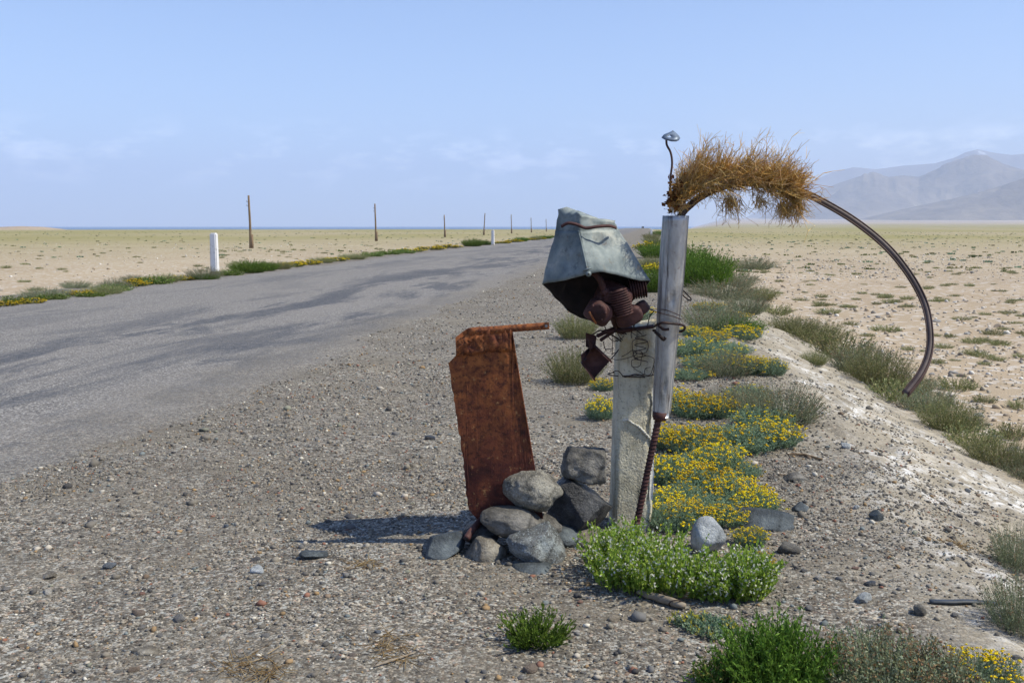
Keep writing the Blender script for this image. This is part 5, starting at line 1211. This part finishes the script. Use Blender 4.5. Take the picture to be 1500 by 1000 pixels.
mb = MB(); pth = catmull([lift(G(1362, 883), .006), lift(G(1390, 885), .009), lift(G(1420, 884), .008), lift(G(1458, 886), .006)], 5)
sweep(mb, pth, np.array([(.004, -.012), (.004, .012), (-.004, .012), (-.004, -.012)]), 1)
tag(mb.build('rubber_strip', M['rubber']), 'flat black rubber strip lying on the gravel beside a round stone', 'rubber strip')

# ------------------------------------------------------------------ roadside posts, telegraph poles, far car
def guide_post(px, py, h_, w_, label):
    g = G(px, py); root = empty('guide_post', g, random.uniform(-.1, .1)); tag(root, label, 'post', None)
    bm = bmesh.new(); bmesh.ops.create_cube(bm, size=1)
    for v in bm.verts:
        t = v.co.z+.5; k = w_*(1-.12*t); v.co.x *= k; v.co.y *= k; v.co.z = -.15 + t*(h_+.15)
    bmesh.ops.bevel(bm, geom=list(bm.edges), offset=w_*.14, segments=2, affect='EDGES')
    link('shaft', bm_mesh('shaft', bm, M['white']), root)
    link('base_collar', box_mesh('base_collar', w_*1.12, w_*1.12, .12, M['concrete'], .01, True), root, (0, 0, -.05))
guide_post(315, 401, 1.06, .19, 'white painted guide post by the roadside nearer the tall bare pole')
guide_post(722, 359, 1.0, .20, 'white guide post far down the opposite verge beside a green bush')
guide_post(954, 349.5, .98, .22, 'tiny white guide post on the right verge behind the tube')
POLES = [(366, 367, 287, 0), (550, 355.5, 299, 0), (651, 349.5, 315, 0), (708, 347, 312.5, 5), (749, 345, 314.5, 0), (778, 343.5, 319, 0), (800, 342.5, 321, 0)]
PL = ['tall bare wooden telegraph pole with a hook nearest the road guide post', 'wooden telegraph pole lashed to a dark stub, second in the row', 'wooden telegraph pole standing third in the row', 'leaning wooden telegraph pole fourth in the row', 'wooden telegraph pole fifth in the row past the leaning one', 'wooden telegraph pole sixth in the row', 'wooden telegraph pole seventh in the row beside the tin shade']
def pole(p, h_, lean, label, group=None, hooks=True):
    root = empty('telegraph_pole', p); root.rotation_euler = (0, rad(lean), random.uniform(-.3, .3) if not lean else 0); tag(root, label, 'pole', group)
    mb = MB(); zz = np.linspace(-.3, h_, 8); tube(mb, np.stack([.03*np.sin(zz), 0*zz, zz], 1), np.linspace(.12, .085, 8), 9); link('shaft', mb.mesh('shaft', M['wood'], True), root)
    mb = MB(); tube(mb, np.array([(.16, 0, -.3), (.16, 0, 1.2)]), [.13, .11], 8); link('stub', mb.mesh('stub', M['wood'], True), root)
    if hooks:
        for z_ in (.88, .8): mb = MB(); tube(mb, np.array([(-.10, 0, h_*z_), (-.22, 0, h_*z_), (-.22, 0, h_*z_+.12)]), .018, 6); link('hook', mb.mesh('hook', M['wire'], True), root)
LAT = None
for (x, yb, yt, lean), lab in zip(POLES, PL):
    # the row runs parallel to the road, so its distance follows from the column
    v = 34.5*F/((VPX-x))*1.0; th = math.atan((x-CXP)*math.cos(PITCH)/F)
    u = -34.5; vv = -u/math.tan(YAW-th)
    p = np.array([u, vv, float(gz(u, vv))]); h_ = (HOR-yt)*depth(p)*PXM + CAMH - p[2]
    pole(p, h_, lean, lab)
vv0 = vv
for k in range(12):
    vv0 += 62; p = np.array([-34.5, vv0, float(gz(-34.5, vv0))]); pole(p, 5.0+random.uniform(-.5, .5), random.uniform(-2, 2), 'tiny far telegraph pole where the row meets the horizon', 'far telegraph poles', False)
def car(loc):
    root = empty('parked_car', loc); tag(root, 'tiny dark car far down the road near the horizon', 'car')
    bm = bmesh.new(); prof = [(-.9, .35), (.9, .35), (.92, .8), (.86, 1.0), (.68, 1.65), (-.68, 1.65), (-.86, 1.0), (-.92, .8)]
    a_ = [bm.verts.new((x, -2.0 if z < 1.1 else -1.2, z)) for x, z in prof]; b_ = [bm.verts.new((x, 2.0 if z < 1.1 else 1.0, z)) for x, z in prof]
    bm.faces.new(a_); bm.faces.new(b_[::-1])
    for i in range(8): bm.faces.new((a_[i], a_[(i+1) % 8], b_[(i+1) % 8], b_[i]))
    link('body', bm_mesh('body', bm, M['carpaint']), root); link('rear_window', box_mesh('rear_window', 1.3, .04, .45, M['carglass'], .01), root, (0, -1.62, 1.33), (rad(-50), 0, 0))
    for sx in (-.85, .85):
        for sy in (-1.3, 1.3):
            mb = MB(); tube(mb, np.array([(sx-.1, sy, .33), (sx+.1, sy, .33)]), .33, 14); wh = link('wheel', mb.mesh('wheel', M['rubber'], False), root)
    for sx in (-.7, .7): link('tail_light', box_mesh('tail_light', .2, .03, .15, M['dark_rust'], .01), root, (sx, -2.01, .85))
car((-3.2, 760, float(gz(-3.2, 760, False))+.02))
